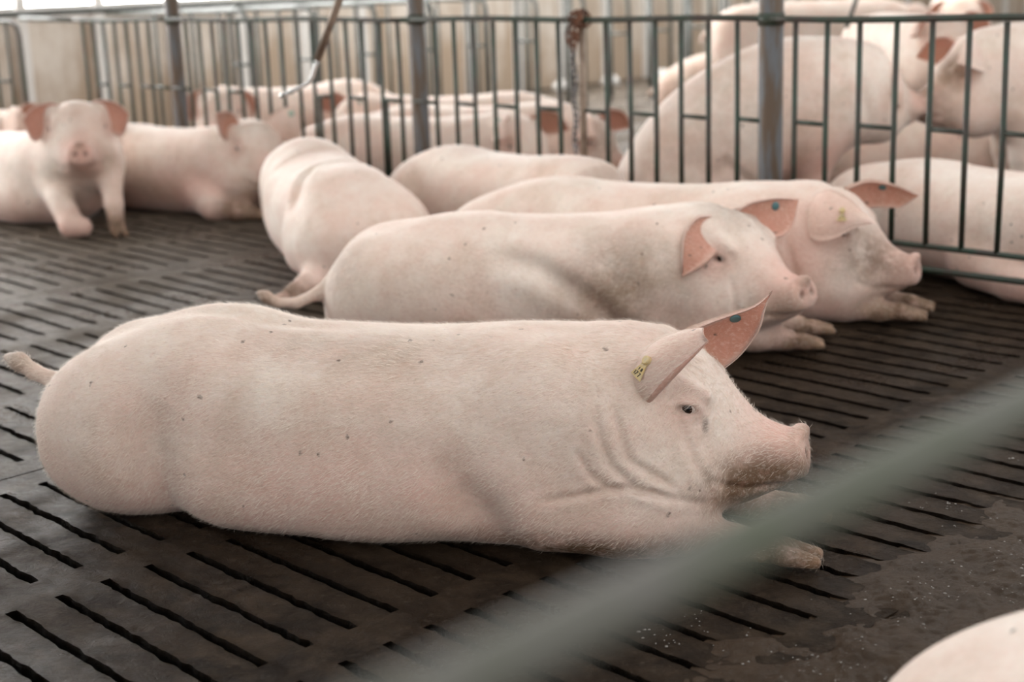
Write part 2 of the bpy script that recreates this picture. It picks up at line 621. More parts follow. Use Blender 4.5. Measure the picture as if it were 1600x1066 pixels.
def ear_mesh(e1, e2, out, cup, th=0.007, m=18, n=11):
    """leaf between two edge curves that meet at the tip; 'out' is the back side, the inside faces away from it"""
    a, b = resample(e1, m), resample(e2, m)
    out = np.array(out, float) / np.linalg.norm(out)
    t = np.linspace(0, 1, n)
    wid = np.linalg.norm(a - b, axis=1)
    wid = wid / max(wid.max(), 1e-6)
    P = a[:, None] * (1 - t)[None, :, None] + b[:, None] * t[None, :, None]
    prof = np.sin(np.pi * t) ** 0.8
    P = P + (cup * wid)[:, None, None] * prof[None, :, None] * out
    du, dv = np.gradient(P, axis=0), np.gradient(P, axis=1)
    N = np.cross(du, dv)
    N /= np.linalg.norm(N, axis=2, keepdims=True) + 1e-9
    if (N.reshape(-1, 3) @ out).mean() < 0: N = -N
    thk = th * (0.55 + 0.45 * prof[None, :, None]) * np.linspace(1.5, 0.5, m)[:, None, None]
    O, I = P + N * thk, P - N * thk
    V = np.concatenate([O.reshape(-1, 3), I.reshape(-1, 3)])
    K = m * n
    F = []
    for i in range(m - 1):
        for j in range(n - 1):
            q = (i * n + j, i * n + j + 1, (i + 1) * n + j + 1, (i + 1) * n + j)
            F.append(q)
            F.append(tuple(K + x for x in q[::-1]))
    bd = [i * n for i in range(m)] + [(m - 1) * n + j for j in range(1, n)] + [i * n + n - 1 for i in range(m - 2, -1, -1)] + [j for j in range(n - 2, 0, -1)]
    for x, y in zip(bd, bd[1:] + bd[:1]):
        F.append((x, K + x, K + y, y))
    # thumb rule: fix orientation by the first face
    v = V[list(F[0])]
    if np.cross(v[1] - v[0], v[2] - v[0]) @ N[0, 0] < 0:
        F = [f[::-1] for f in F]
    inner = np.r_[np.zeros(K), np.ones(K)]
    edge = (np.abs(t - 0.5) > 0.45)
    inner[K:] = np.where(np.tile(edge, m), 0.55, 1.0)
    return V, F, inner, P, N


# --- head, written once in its own frame (x forward from the neck joint, y left, z up)
HEAD = [(-.10, .155, -.19, .175), (-.03, .175, -.215, .18), (.04, .175, -.225, .172), (.085, .165, -.218, .158), (.125, .135, -.205, .143),
        (.16, .097, -.192, .125), (.195, .052, -.178, .104), (.23, .016, -.163, .086), (.265, -.004, -.146, .071),
        (.295, -.015, -.131, .062), (.318, -.019, -.120, .057), (.333, -.030, -.108, .047)]
EAR_FWD = dict(e1=[(.01, .145, .06), (.075, .205, .075), (.13, .235, .10), (.185, .22, .125)],
               e2=[(.03, .075, .165), (.08, .12, .215), (.13, .175, .205), (.185, .22, .125)], out=(-.35, .1, 1), cup=.028)
EAR_UP = dict(e1=[(.045, .14, .08), (.075, .19, .12), (.10, .215, .18), (.135, .235, .245)],
              e2=[(.02, .065, .165), (.03, .10, .215), (.07, .15, .24), (.135, .235, .245)], out=(-1, .2, .15), cup=.025)


def mir(e):
    m = lambda q: [(x, -y, z) for x, y, z in q]
    o = e['out']
    return dict(e, e1=m(e['e1']), e2=m(e['e2']), out=(o[0], -o[1], o[2]))


def add_head(S, pos, yaw=0, pitch=0, roll=0, left=EAR_FWD, right=EAR_FWD, sc=1.0, eyes=(1, -1), tags=(), mirror_right=True, detail=True, muck=.5):
    Rm = rotm(yaw, pitch, roll)
    pos = np.array(pos, float)
    X = lambda p: pos + Rm @ (np.array(p, float) * sc)
    S.loft([tuple(np.array(q) * sc) for q in HEAD], pos, Rm, 0.06, 2.3, egg=.24)
    for s_ in (1, -1):
        S.ell(X((.055, s_ * .105, -.12)), np.array((.105, .075, .105)) * sc, Rm, .05)      # jowl
        S.ell(X((.122, s_ * .098, .090)), np.array((.036, .016, .012)) * sc, Rm @ rotm(0, .55), .03)  # brow
        S.ell(X((.02, s_ * .11, .11)), np.array((.05, .035, .05)) * sc, Rm, .04)              # ear root
        S.ell(X((.275, s_ * .033, -.068)), np.array((.05, .026, .042)) * sc, Rm, .025)
        if detail and s_ in eyes:
            S.ell(X((.110, s_ * .115, .054)), np.array((.031, .015, .021)) * sc, Rm @ rotm(0, .25), .014)   # lids
    S.ell(X((.322, 0, -.060)), np.array((.016, .060, .055)) * sc, Rm @ rotm(0, -.20), .008)  # snout disc
    S.ell(X((.326, 0, -.018)), np.array((.014, .030, .014)) * sc, Rm, .012)                  # its upper lip
    if detail:
        for s_ in (1, -1):
            S.ell(X((.342, s_ * .023, -.058)), np.array((.020, .0105, .014)) * sc, Rm, .006, '-')
            S.paint('dark', X((.338, s_ * .023, -.059)), .011 * sc, 1.6)
            if s_ in eyes:
                S.ell(X((.112, s_ * .132, .053)), np.array((.022, .020, .0095)) * sc, Rm @ rotm(0, .22), .005, '-')
                S.paint('dark', X((.112, s_ * .118, .053)), np.array((.027, .02, .0135)) * sc, .45)
        def groove(P_):
            q = ((P_ - pos) @ Rm) / sc
            xs_, zs_ = np.array([.15, .185, .22, .26, .30, .33]), np.array([-.075, -.105, -.118, -.118, -.118, -.116])
            zc = np.interp(q[:, 0], xs_, zs_)
            on = (q[:, 0] > .15) & (q[:, 0] < .345) & (np.abs(q[:, 1]) < .16)
            return np.where(on, .010 * np.exp(-((q[:, 2] - zc) / .006) ** 2) * np.clip((q[:, 0] - .15) / .03, 0, 1), 0)
        prev = S.ops
        S.ops = [('+', (lambda P_, ops=tuple(prev): _ops_field(ops, P_) + groove(P_)), .01)]
    S.paint('pink', X((.30, 0, -.06)), .14 * sc, .9)
    S.paint('pink', X((.11, .14, .05)), .06 * sc, .5)
    S.paint('pink', X((.11, -.14, .05)), .06 * sc, .5)
    S.paint('dirt', X((.235, 0, -.115)), np.array((.16, .20, .075)) * sc, muck)
    S.paint('dirt', X((.345, 0, -.01)), np.array((.03, .04, .03)) * sc, .6)
    for s_ in eyes:
        S.eyes.append((X((.1115, s_ * .1085, .0535)), Rm @ np.array([-.16, s_ * 1.0, .03]), .0175 * sc))
    for s_, e in ((1, left), (-1, right)):
        if e is None: continue
        if s_ < 0 and mirror_right: e = mir(e)
        S.ears.append(dict(e1=[X(p) for p in e['e1']], e2=[X(p) for p in e['e2']], out=Rm @ np.array(e['out'], float), cup=e['cup'] * sc, side=s_, roll=e.get('roll', 0) * sc))
    for t in tags: S.tags.append(t)
    return X


def _ops_field(ops, P):
    d = None
    for op, f, k in ops:
        e = f(P)
        if d is None: d = e
        elif op == '+': d = smin(d, e, k)
        else: d = -smin(-d, e, k)
    return d


def hoof_paint(S, p, r=.05, dirt=.8):
    S.paint('hoof', p, r, 1.5)
    S.paint('dirt', p, r * 2.6, dirt)


def trotter(S, p, yaw, pitch=0.0, sc=1.0, k=.012):
    """two toes and two dew claws at the end of a leg, pointing along yaw"""
    Rm = rotm(yaw, pitch)
    p = np.array(p, float)
    for s_ in (1, -1):
        a = p + Rm @ np.array([.0, s_ * .018, 0]) * sc
        b = p + Rm @ np.array([.06, s_ * .024, -.008]) * sc
        S.chain([(*a, .024 * sc), (*b, .014 * sc)], k)
        c = p + Rm @ np.array([-.045, s_ * .03, -.006]) * sc
        S.chain([(*(p + Rm @ np.array([-.06, s_ * .012, .0]) * sc), .012 * sc), (*c, .010 * sc)], k)
        S.paint('hoof', b, .04 * sc, 1.6)
        S.paint('hoof', c, .018 * sc, 1.5)
    S.paint('dirt', p, .11 * sc, 1.0)


def disc(c, nrm, r, th, n=16):
    """short cylinder along nrm"""
    m = MB()
    c, nrm = Vector(c), Vector(nrm).normalized()
    m.tube([c - nrm * th * .2, c + nrm * th * .75, c + nrm * th], [r, r, r * .8], n)
    return m


def make_pig(name, S, loc, heading, label, h=.012, group=None, scale=1.0, bristles=0, eye_h=None, blen=.013):
    root = empty(name, loc, heading)
    tag(root, label, 'pig', group)
    V, F = surface(S, h)
    A = {k: np.zeros(len(V)) for k in ('pink', 'dirt', 'inner', 'hoof', 'dark')}
    A['pink'] += np.clip((.20 - V[:, 2]) / .25, 0, .6)
    for nm, c, r, amt in S.paints:
        q = np.sqrt((((V - c) / r) ** 2).sum(1))
        A[nm] = np.maximum(A[nm], np.clip(1.25 - q, 0, 1) * amt)
    A['dirt'] = np.maximum(A['dirt'], np.clip((.03 - V[:, 2]) / .03, 0, 1) * .7)
    vs_, fs_ = [V], [tuple(f) for f in F]
    ear_info = []
    base = len(V)
    for e in S.ears:
        v, f, inn, P, N = ear_mesh(e['e1'], e['e2'], e['out'], e['cup'])
        if e.get('roll'):                                            # thick curled rim along the front edge
            mb = MB()
            rim = P[1:, 0] - N[1:, 0] * .004
            mb.tube([tuple(q) for q in rim], [e['roll'] * math.sin(math.pi * min(1, .30 + .62 * i / len(rim))) for i in range(len(rim))], 8)
            f = list(f) + [tuple(i + len(v) for i in q) for q in mb.f]
            v = np.concatenate([v, np.array(mb.v)])
            inn = np.r_[inn, np.full(len(mb.v), .62)]
        vs_.append(v)
        fs_ += [tuple(i + base for i in q) for q in f]
        base += len(v)
        for k in A:
            A[k] = np.r_[A[k], inn if k == 'inner' else np.full(len(v), .25 if k == 'pink' else 0.0)]
        ear_info.append((e['side'], P, N))
    V = np.concatenate(vs_)
    body = mesh_obj('body', V * scale, fs_, M['skin'], root)
    for k in A:
        at = body.data.attributes.new(k, 'FLOAT', 'POINT')
        at.data.foreach_set('value', np.clip(A[k], 0, 1).astype(np.float32))
    for c, d, r in S.eyes:
        eye_mesh(np.array(c) * scale, d, r * scale, root)
    for t in S.tags:
        for side, P, N in ear_info:
            if side != t['side']: continue
            i, j = t.get('at', (9, 5))
            p, nn = P[i, j] * scale, N[i, j] * (1 if t['face'] == 'out' else -1)
            if t['kind'] == 'button':
                o = disc(p + nn * .004 * scale, nn, t.get('r', .014), .006).build('ear_tag_button', M[t.get('mat', 'teal')], root)
                o['label'] = 'teal round ear tag button' if t.get('mat', 'teal') == 'teal' else 'pale green ear tag'
            else:
                flag_tag(p + nn * .009 * scale, nn, P, i, j, root, t)
    if bristles:
        make_bristles(body, root, bristles, blen)
    return root, body


def eye_mesh(c, d, r, root):
    d = np.array(d, float) / np.linalg.norm(d)
    z = np.array([0, 0, 1.0])
    x = np.cross(z, d); x /= np.linalg.norm(x)
    y = np.cross(d, x)
    n, m = 20, 14
    v, f, mi = [], [], []
    for i in range(m + 1):
        a = math.pi * i / m
        for k in range(n):
            b = 2 * math.pi * k / n
            rr = r * (1.03 if a < .6 else 1)
            v.append(c + rr * (math.cos(a) * d + math.sin(a) * (math.cos(b) * x + math.sin(b) * y)))
    for i in range(m):
        for k in range(n):
            k2 = (k + 1) % n
            f.append((i * n + k, (i + 1) * n + k, (i + 1) * n + k2, i * n + k2))
            mi.append(0 if i < 2 else 1 if i < 3 else 2)
    return mesh_obj('eye', v, f, None, root, True, [M['pupil'], M['iris'], M['sclera']], mi)


def flag_tag(p, nn, P, i, j, root, t):
    """round stud with a flaring plate below it and dark figures"""
    nn = np.array(nn) / np.linalg.norm(nn)
    dn = np.array(t.get('down', (0, 0, -1.0)), float)
    dn = dn - nn * (dn @ nn)
    dn /= np.linalg.norm(dn)
    sd = np.cross(nn, dn)
    L, w0, w1 = t.get('size', (.040, .007, .018))
    m = MB()
    q = []
    for dd, ww in ((-.004, w0), (L * .35, w0 * 1.25), (L, w1)):
        q.append((p + dn * dd - sd * ww, p + dn * dd + sd * ww))
    v = [x for a in q for x in a] + [x + nn * .0025 for a in q for x in a]
    f = []
    for k in range(2):
        a = 2 * k
        f += [(a, a + 2, a + 3, a + 1), (6 + a, 6 + a + 1, 6 + a + 3, 6 + a + 2), (a, 6 + a, 6 + a + 2, a + 2), (a + 1, a + 3, 6 + a + 3, 6 + a + 1)]
    f += [(0, 1, 7, 6), (4, 10, 11, 5)]
    m.add(v, f)
    d2 = disc(p, nn, .0095 * t.get('stud', 1), .008)
    m.add(d2.v, d2.f)
    o = m.build('ear_tag', M[t.get('mat', 'tag')], root, False)
    o['label'] = 'yellowish ear tag with dark figures'
    # figures: short strokes on the plate
    fg = MB()
    for (a, b, c, d) in t.get('strokes', [(.45, -.2, .60, -.2), (.45, .2, .45, .35), (.45, .2, .6, .2), (.45, .35, .6, .35), (.7, -.5, .9, -.5), (.7, -.3, .7, 0), (.7, 0, .9, -.3), (.7, .25, .7, .5), (.7, .5, .9, .3)]):
        A_ = p + dn * L * a + sd * w1 * b + nn * .003
        B_ = p + dn * L * c + sd * w1 * d + nn * .003
        fg.tube([A_, B_], .0009, 5)
    fg.build('tag_figures', M['tagdark'], o)


def make_bristles(body, root, count, length):
    me = body.data
    nv = len(me.vertices)
    co = np.empty(nv * 3); me.vertices.foreach_get('co', co); co = co.reshape(-1, 3)
    no = np.empty(nv * 3); me.vertices.foreach_get('normal', no); no = no.reshape(-1, 3)
    nf = len(me.polygons)
    fv = np.array([p.vertices[:] for p in me.polygons if len(p.vertices) == 4])
    a = np.linalg.norm(np.cross(co[fv[:, 2]] - co[fv[:, 0]], co[fv[:, 3]] - co[fv[:, 1]]), axis=1)
    vis = no[fv[:, 0]] @ np.array([0.1, -.8, .6]) > -.35
    ia = np.empty(nv, dtype=np.float32); me.attributes['inner'].data.foreach_get('value', ia)
    da = np.empty(nv, dtype=np.float32); me.attributes['dirt'].data.foreach_get('value', da)
    a = a * vis * (ia[fv[:, 0]] < .3) * np.clip(1.15 - da[fv[:, 0]] * 1.3, .05, 1)
    pick = rng.choice(len(fv), count, p=a / a.sum())
    w = rng.dirichlet((1, 1, 1, 1), count)
    P = (co[fv[pick]] * w[:, :, None]).sum(1)
    N = (no[fv[pick]] * w[:, :, None]).sum(1)
    N /= np.linalg.norm(N, axis=1, keepdims=True)
    flow = np.tile(np.array([-1.0, 0, -.55]), (count, 1)) + rng.normal(0, .25, (count, 3))
    flow -= N * (flow * N).sum(1, keepdims=True)
    flow /= np.linalg.norm(flow, axis=1, keepdims=True) + 1e-9
    Ln = length * rng.uniform(.5, 1.25, count)
    lift = rng.uniform(.12, .65, count)[:, None]
    D = flow + N * lift
    D /= np.linalg.norm(D, axis=1, keepdims=True)
    S_ = np.cross(D, N); S_ /= np.linalg.norm(S_, axis=1, keepdims=True) + 1e-9
    wd = .0003
    mid = P + D * (Ln * .55)[:, None]
    tip = P + (D + flow * .25 - N * .08) * Ln[:, None]
    V = np.stack([P - S_ * wd - N * .001, P + S_ * wd - N * .001, mid + S_ * wd * .8, mid - S_ * wd * .8, tip], 1).reshape(-1, 3)
    b = np.arange(count) * 5
    me2 = bpy.data.meshes.new('bristle_coat')
    loops = np.stack([b, b + 1, b + 2, b + 3, b + 3, b + 2, b + 4], 1).reshape(-1)
    me2.vertices.add(len(V)); me2.vertices.foreach_set('co', V.reshape(-1))
    me2.loops.add(len(loops)); me2.loops.foreach_set('vertex_index', loops.astype(np.int32))
    st = np.stack([np.arange(count) * 7, np.arange(count) * 7 + 4], 1).reshape(-1)
    me2.polygons.add(len(st)); me2.polygons.foreach_set('loop_start', st.astype(np.int32))
    me2.update(calc_edges=True)
    me2.materials.append(M['bristle'])
    o = bpy.data.objects.new('bristle_coat', me2)
    C.objects.link(o)
    o.parent = root
    o['kind'] = 'stuff'
    return o


# --- lying trunk, shared by the recumbent sows: x from tail to shoulder
def lying_trunk(S, shift=0.0, top=0.0, wide=1.0, rear=1.0):
    st = [(-.785, .205, .085, .05), (-.772, .245, .06, .105), (-.735, .292, .03, .155), (-.667, .338, .0, .19), (-.593, .378, -.02, .205), (-.52, .410, -.02, .212),
          (-.435, .432, -.02, .215), (-.35, .440, -.02, .218), (-.27, .440, -.02, .228), (-.19, .430, -.02, .238), (-.04, .424, -.02, .247), (.11, .424, -.02, .245),
          (.26, .430, -.02, .236), (.40, .442, -.02, .225), (.53, .446, .0, .213), (.63, .442, .02, .2), (.70, .43, .05, .185)]
    g = lambda x: x * rear if x < 0 else x * (1 + shift / .70)
    S.loft([(g(x), t + top, b, w * wide) for x, t, b, w in st], k=.05, n=2.35)


def tail(S, pts, k=.03):
    S.chain(pts, k, .015)


# ================================================================== THE SETTING
def floor_mesh():
    V, F = [], []
    vcount = 0
    PIT, SW = .1006, .021
    JP = 1.725 * H
    panels = []
    for k in range(-5, 2):
        u0 = (-1.155 + 1.725 * k) * H
        panels.append((u0, u0 + JP, .45 if k in (-2, -4) else 0.0))
    rs = np.random.default_rng(3)

    def grid(us, lines, jit, skip):
        """us: u rows; lines: list of v at each; jit adds to v per vertex"""
        nonlocal vcount
        nu, nv_ = len(us), len(lines)
        U = np.repeat(np.array(us)[:, None], nv_, 1)
        Vv = np.repeat(np.array(lines)[None], nu, 0) + jit
        P = U[..., None] * UD + Vv[..., None] * VD
        P[..., 2] += 0.0022 * noise3(P.reshape(-1, 3), 9, 4).reshape(nu, nv_) - .0015
        V.append(P.reshape(-1, 3))
        b = vcount
        vcount += nu * nv_
        i, j = np.meshgrid(np.arange(nu - 1), np.arange(nv_ - 1), indexing='ij')
        keep = ~skip
        i, j = i[keep], j[keep]
        F.append(np.stack([b + i * nv_ + j, b + (i + 1) * nv_ + j, b + (i + 1) * nv_ + j + 1, b + i * nv_ + j + 1], 1))
        return P, b

    def wall(P0, P1, idx0, idx1):
        pass

    for (u0, u1, ph) in panels:
        near = u1 > -4.2
        ug = u0 + .004
        ue = u1 - .004
        vmin, vmax = -1.0, 10.5
        if u0 < -7.5: vmin, vmax = 1.0, 12.0
        ks = np.arange(int((vmin) / PIT), int(vmax / PIT))
        vc = (1.1232 * H + (ks - 13 + ph) * PIT)
        lines = []
        isslot = []
        for q, v in enumerate(vc):
            lines += [v - SW / 2, v + SW / 2, v + SW / 2 + (PIT - SW) / 3, v + SW / 2 + 2 * (PIT - SW) / 3]
            isslot += [True, False, False, False]
        isslot = np.array(isslot[:-1])
        lines = np.array(lines)
        rows = []
        for a, b in ((.085, .562), (.650, 1.128), (1.208, 1.640)):
            rows.append((u0 + a * H, u0 + b * H))
        n = 56 if near else 10
        us, slotrow = [ug], []
        for a, b in rows:
            seg = np.linspace(a, b, n + 1)
            slotrow += [False] + [True] * n
            us += list(seg)
        slotrow += [False]
        us.append(ue)
        us = np.array(us)
        slotrow = np.array(slotrow)
        jit = np.zeros((len(us), len(lines)))
        amp = .0019
        J = rs.normal(0, 1, jit.shape)
        J = J * .7 + (np.roll(J, 1, 0) + np.roll(J, -1, 0)) * .35
        ed = np.zeros(len(lines), bool)
        ed[0::4] = True; ed[1::4] = True
        jit[:, ed] = J[:, ed] * amp
        skip = slotrow[:, None] & isslot[None, :]
        P, b0 = grid(us, lines, jit, skip)
        nv_ = len(lines)
        # slot walls
        D = .14
        Pl = P.copy(); Pl[..., 2] -= D
        V.append(Pl.reshape(-1, 3))
        b1 = vcount
        vcount += len(us) * nv_
        sj = np.where(isslot)[0]
        si = np.where(slotrow)[0]
        i, j = np.meshgrid(si, sj, indexing='ij')
        i, j = i.ravel(), j.ravel()
        A = lambda b, i, j: b + i * nv_ + j
        F.append(np.stack([A(b0, i + 1, j), A(b0, i, j), A(b1, i, j), A(b1, i + 1, j)], 1))
        F.append(np.stack([A(b0, i, j + 1), A(b0, i + 1, j + 1), A(b1, i + 1, j + 1), A(b1, i, j + 1)], 1))
        starts = si[~np.isin(si - 1, si)]
        ends = si[~np.isin(si + 1, si)]
        i, j = np.meshgrid(starts, sj, indexing='ij'); i, j = i.ravel(), j.ravel()
        F.append(np.stack([A(b0, i, j), A(b0, i, j + 1), A(b1, i, j + 1), A(b1, i, j)], 1))
        i, j = np.meshgrid(ends, sj, indexing='ij'); i, j = i.ravel(), j.ravel()
        F.append(np.stack([A(b0, i + 1, j + 1), A(b0, i + 1, j), A(b1, i + 1, j), A(b1, i + 1, j + 1)], 1))
        # strips beyond the slotted stretch, and the joint groove
        for va, vb in ((vmin - 14, lines[0]), (lines[-1], vmax + 16)):
            q = np.array([W(ug, va), W(ue, va), W(ue, vb), W(ug, vb)])
            V.append(q); F.append(np.array([[vcount, vcount + 1, vcount + 2, vcount + 3]])); vcount += 4
    # bottom of the pit, seen dark through the slots
    q = np.array([W(-14, -16, -.138), W(3, -16, -.138), W(3, 29, -.138), W(-14, 29, -.138)])
    V.append(q); F.append(np.array([[vcount, vcount + 1, vcount + 2, vcount + 3]])); vcount += 4
    V = np.concatenate(V); F = np.concatenate(F)
    me = bpy.data.meshes.new('floor')
    me.vertices.add(len(V)); me.vertices.foreach_set('co', V.reshape(-1))
    # drop never-used vertices is not needed; loops
    me.loops.add(F.size); me.loops.foreach_set('vertex_index', F.reshape(-1).astype(np.int32))
    me.polygons.add(len(F)); me.polygons.foreach_set('loop_start', (np.arange(len(F)) * 4).astype(np.int32))
    me.update(calc_edges=True)
    me.validate()
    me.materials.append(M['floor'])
    o = bpy.data.objects.new('floor', me)
    C.objects.link(o)
    return tag(o, kind='structure')


floor_mesh()

# back wall: dirty lower wall, light sill band, white columns, open daylight above
WU = -10.6


def wall_box(name, mat, u, v0, v1, z0, z1, th=.15):
    m = MB()
    c = W(u - th / 2, (v0 + v1) / 2, (z0 + z1) / 2)
    m.box(c, (th, v1 - v0, z1 - z0), YAW)
    return tag(m.build(name, mat, None, False), kind='structure')


wall_box('wall_back', M['wall'], WU, -4, 30, 0, .93, .2)
wall_box('trim_1', M['white'], WU + .02, -4, 30, .93, 1.025, .24)
wall_box('added_ceiling', M['unseen_roof'], -2.4, -14, 32, 3.3, 3.4, 12)  # added unseen slab, placed to darken what the near floor reflects
wall_box('wall_back_upper', M['white'], WU, -4, 30, 2.3, 3.2, .2)
wm = NT('daylit_window')
wm.p.inputs['Base Color'].default_value = (.9, .9, .9, 1)
wm.p.inputs['Emission Color'].default_value = (1, .99, .97, 1)
wm.p.inputs['Emission Strength'].default_value = 11.0
wall_box('window_1', wm.m, WU - .08, -4, 30, 1.025, 2.3, .02)
v = 3.2
k = 2
while v < 22:
    wall_box('trim_%d' % k, M['white'], WU + .05, v, v + .085, 0, 2.3, .06)
    v += .635
    k += 1

# ------------------------------------------------------------------ near fence
FA = np.array([1.455, 5.123, 0.0])
FH = R(-45.116)
FD = np.array([math.cos(FH), math.sin(FH), 0.0])
FN = np.array([-FD[1], FD[0], 0.0])


def FP(s, z, off=0.0):
    p = FA + FD * s + FN * off
    return (p[0], p[1], z)


POSTS = [-4.681, -2.651, -.676]


def fence_panel(s0, s1, bars, cross, label, extra=()):
    root = empty('pen_railing', FP((s0 + s1) / 2, 0))
    inv = -Vector(root.location)
    tag(root, label, 'fence', 'railing panels of the pen')
    sh = lambda p: tuple(Vector(p) + inv)
    m = MB(); m.tube([sh(FP(s, .965 + .004 * math.sin(s * 5))) for s in np.linspace(s0, s1, 12)], .0125, 10)
    m.build('top_rail', M['green'], root)
    m = MB(); m.tube([sh(FP(s0, .186)), sh(FP(s1, .182))], .011, 8); m.build('bottom_rail', M['green'], root)
    m = MB(); m.tube([sh(FP(s0, .10)), sh(FP(s1, .10))], .012, 8); m.build('bottom_rail', M['green'], root)
    for s in bars:
        m = MB(); m.tube([sh(FP(s, .955)), sh(FP(s + random.uniform(-.004, .004), .5)), sh(FP(s, .185))], .0105, 8)
        m.build('bar', M['green'], root)
    for s in extra:
        m = MB(); m.tube([sh(FP(s, .592)), sh(FP(s, .185))], .0105, 8)
        m.build('bar', M['green'], root)
    for a, b in cross:
        m = MB(); m.tube([sh(FP(a, .592)), sh(FP(b, .588))], .009, 8)
        m.build('crossbar', M['green'], root)
    for s in (s0, s1):
        m = MB(); m.tube([sh(FP(s, .186)), sh(FP(s, .0))], .011, 8)
        m.build('foot', M['green'], root)
    return root


random.seed(4)
b_right = [-.543, -.408, -.275, -.129, .007, .143, .274, .405, .537]
b_mid = [-2.494, -2.363, -2.239, -2.112, -1.977, -1.851, -1.725, -1.46, -1.334, -1.201, -1.072, -.939, -.804]
b_left = [-4.507, -4.38, -4.259, -4.141, -4.019, -3.894, -3.777, -3.647, -3.514, -3.395, -3.264, -3.128, -3.005, -2.874, -2.745]
b_far = [-5.606, -5.487, -5.368, -5.247, -5.121, -5.005, -4.884]
fence_panel(-.676, .60, b_right, [(-.543, -.408), (-.275, -.129), (.007, .143), (.274, .405)], 'green railing panel at the right edge in front of the standing pigs')
fence_panel(-2.651, -.676, b_mid, [(-2.651, -2.494), (-2.363, -2.239), (-2.112, -1.977), (-1.851, -1.725), (-1.592, -1.46), (-1.334, -1.201), (-1.072, -.939), (-.804, -.676)],
            'green railing panel between two posts with the rusty hanging chain')
fence_panel(-4.681, -2.651, b_left, [(-4.681, -4.507), (-4.38, -4.259), (-4.141, -4.019), (-3.264, -3.395), (-3.128, -3.005), (-2.874, -2.745)],
            'grey-green railing panel behind the drinker pipe at upper left', extra=(-2.85, -3.36))
fence_panel(-5.70, -4.681, b_far, [(-5.487, -5.368), (-5.247, -5.121), (-5.005, -4.884), (-4.884, -4.70)], 'short railing panel left of the leftmost fence post')
# far-left gate with a rounded corner
gr = empty('pen_gate', FP(-6.8, 0)); gi = -Vector(gr.location)
tag(gr, 'rounded-corner railing gate at the far left edge behind the sitting pig', 'gate')
sh = lambda p: tuple(Vector(p) + gi)
m = MB(); m.tube([sh(FP(-7.6, .955)), sh(FP(-6.52, .955)), sh(FP(-6.46, .945)), sh(FP(-6.415, .915)), sh(FP(-6.40, .86)), sh(FP(-6.40, .12))], .014, 10); m.build('gate_frame', M['green'], gr)
for s in (-7.45, -7.31, -7.17, -7.03, -6.89, -6.75, -6.567):
    m = MB(); m.tube([sh(FP(s, .95)), sh(FP(s, .12))], .0105, 8); m.build('bar', M['green'], gr)
m = MB(); m.tube([sh(FP(-7.6, .12)), sh(FP(-6.40, .12))], .012, 8); m.build('bottom_rail', M['green'], gr)
m = MB(); m.tube([sh(FP(-6.89, .575)), sh(FP(-6.567, .575))], .010, 8); m.build('crossbar', M['green'], gr)
m = MB(); m.tube([sh(FP(-6.40, .12)), sh(FP(-6.40, 0))], .014, 8); m.build('foot', M['green'], gr)
m = MB(); m.tube([sh(FP(-7.6, .955)), sh(FP(-7.6, 0))], .014, 8); m.build('foot', M['green'], gr)
# the pipe that carries the rail line on to the left of the first post
m = MB(); m.tube([FP(-6.37, .975), FP(-6.0, .97), FP(-5.72, .965)], .014, 8)
tag(m.build('rail_pipe', M['greygreen']), 'short grey pipe joining the rounded gate to the leftmost railing', 'pipe')

plabels = ['leftmost steel fence post, brown and blurred, behind the reclining pigs', 'middle grey steel fence post rising behind the white backs',
           'thick grey galvanised fence post at right, in front of the big sitting pig']
for s, lb, rr in zip(POSTS, plabels, (.042, .040, .047)):
    root = empty('fence_post', FP(s, 0, .035))
    tag(root, lb, 'post', 'steel fence posts')
    m = MB(); m.tube([(0, 0, 0), (0, 0, .4), (0, 0, 3.3)], rr, 20); m.build('pole', M['post'], root)
    m = MB(); m.tube([(0, 0, .94), (0, 0, .985)], rr + .004, 20); m.build('clamp_band', M['green'], root)

# chain wrapped round the rail and hanging beside a thin pipe
def link_mesh(m, c, axis, side, L=.034, r=.0042, wdt=.011):
    c, axis, side = Vector(c), Vector(axis).normalized(), Vector(side).normalized()
    pts = []
    for k in range(13):
        a = 2 * math.pi * k / 12
        pts.append(c + axis * (L / 2 * math.cos(a)) + side * (wdt * math.sin(a)))
    m.tube(pts, r, 6, False)


s_c = -1.612
m = MB(); m.tube([FP(-1.592, .97), FP(-1.592, .5), FP(-1.592, 0)], .015, 12)
tag(m.build('support_pipe', M['pipe']), 'thin brownish pipe carrying the rail beside the hanging chain', 'pipe')
ch = empty('chain', FP(s_c, .99, -.03)); ci = -Vector(ch.location)
tag(ch, 'rusty chain knotted over the rail and hanging down along a thin pipe', 'chain')
for wr, (ds, rad, n_) in enumerate(((-.014, .026, 7), (.030, .028, 7))):                # two turns round the rail
    for q in range(n_):
        a = 2 * math.pi * q / n_ + wr
        rad_v = FN * math.cos(a) + np.array([0, 0, 1.0]) * math.sin(a)
        tan_v = -FN * math.sin(a) + np.array([0, 0, 1.0]) * math.cos(a) + FD * (.35 if wr else -.35)
        m = MB()
        c = Vector(FP(s_c + ds + .004 * (q % 3), .967)) + Vector(rad_v) * rad
        link_mesh(m, c + ci, tan_v, rad_v if q % 2 else FD, .032, .0052, .0115)
        m.build('link', M['rust'], ch)
for q, (ds, z_, tl) in enumerate(((-.02, .925, .3), (-.028, .895, -.2), (-.018, .868, -.5), (.022, .925, -.2), (.016, .895, -.3))):   # loose end
    m = MB()
    link_mesh(m, Vector(FP(s_c + ds, z_, -.03)) + ci, Vector((FD[0] * tl, FD[1] * tl, 1)), FN if q % 2 else FD, .036, .005, .012)
    m.build('link', M['rust'], ch)
z = .925
q = 0
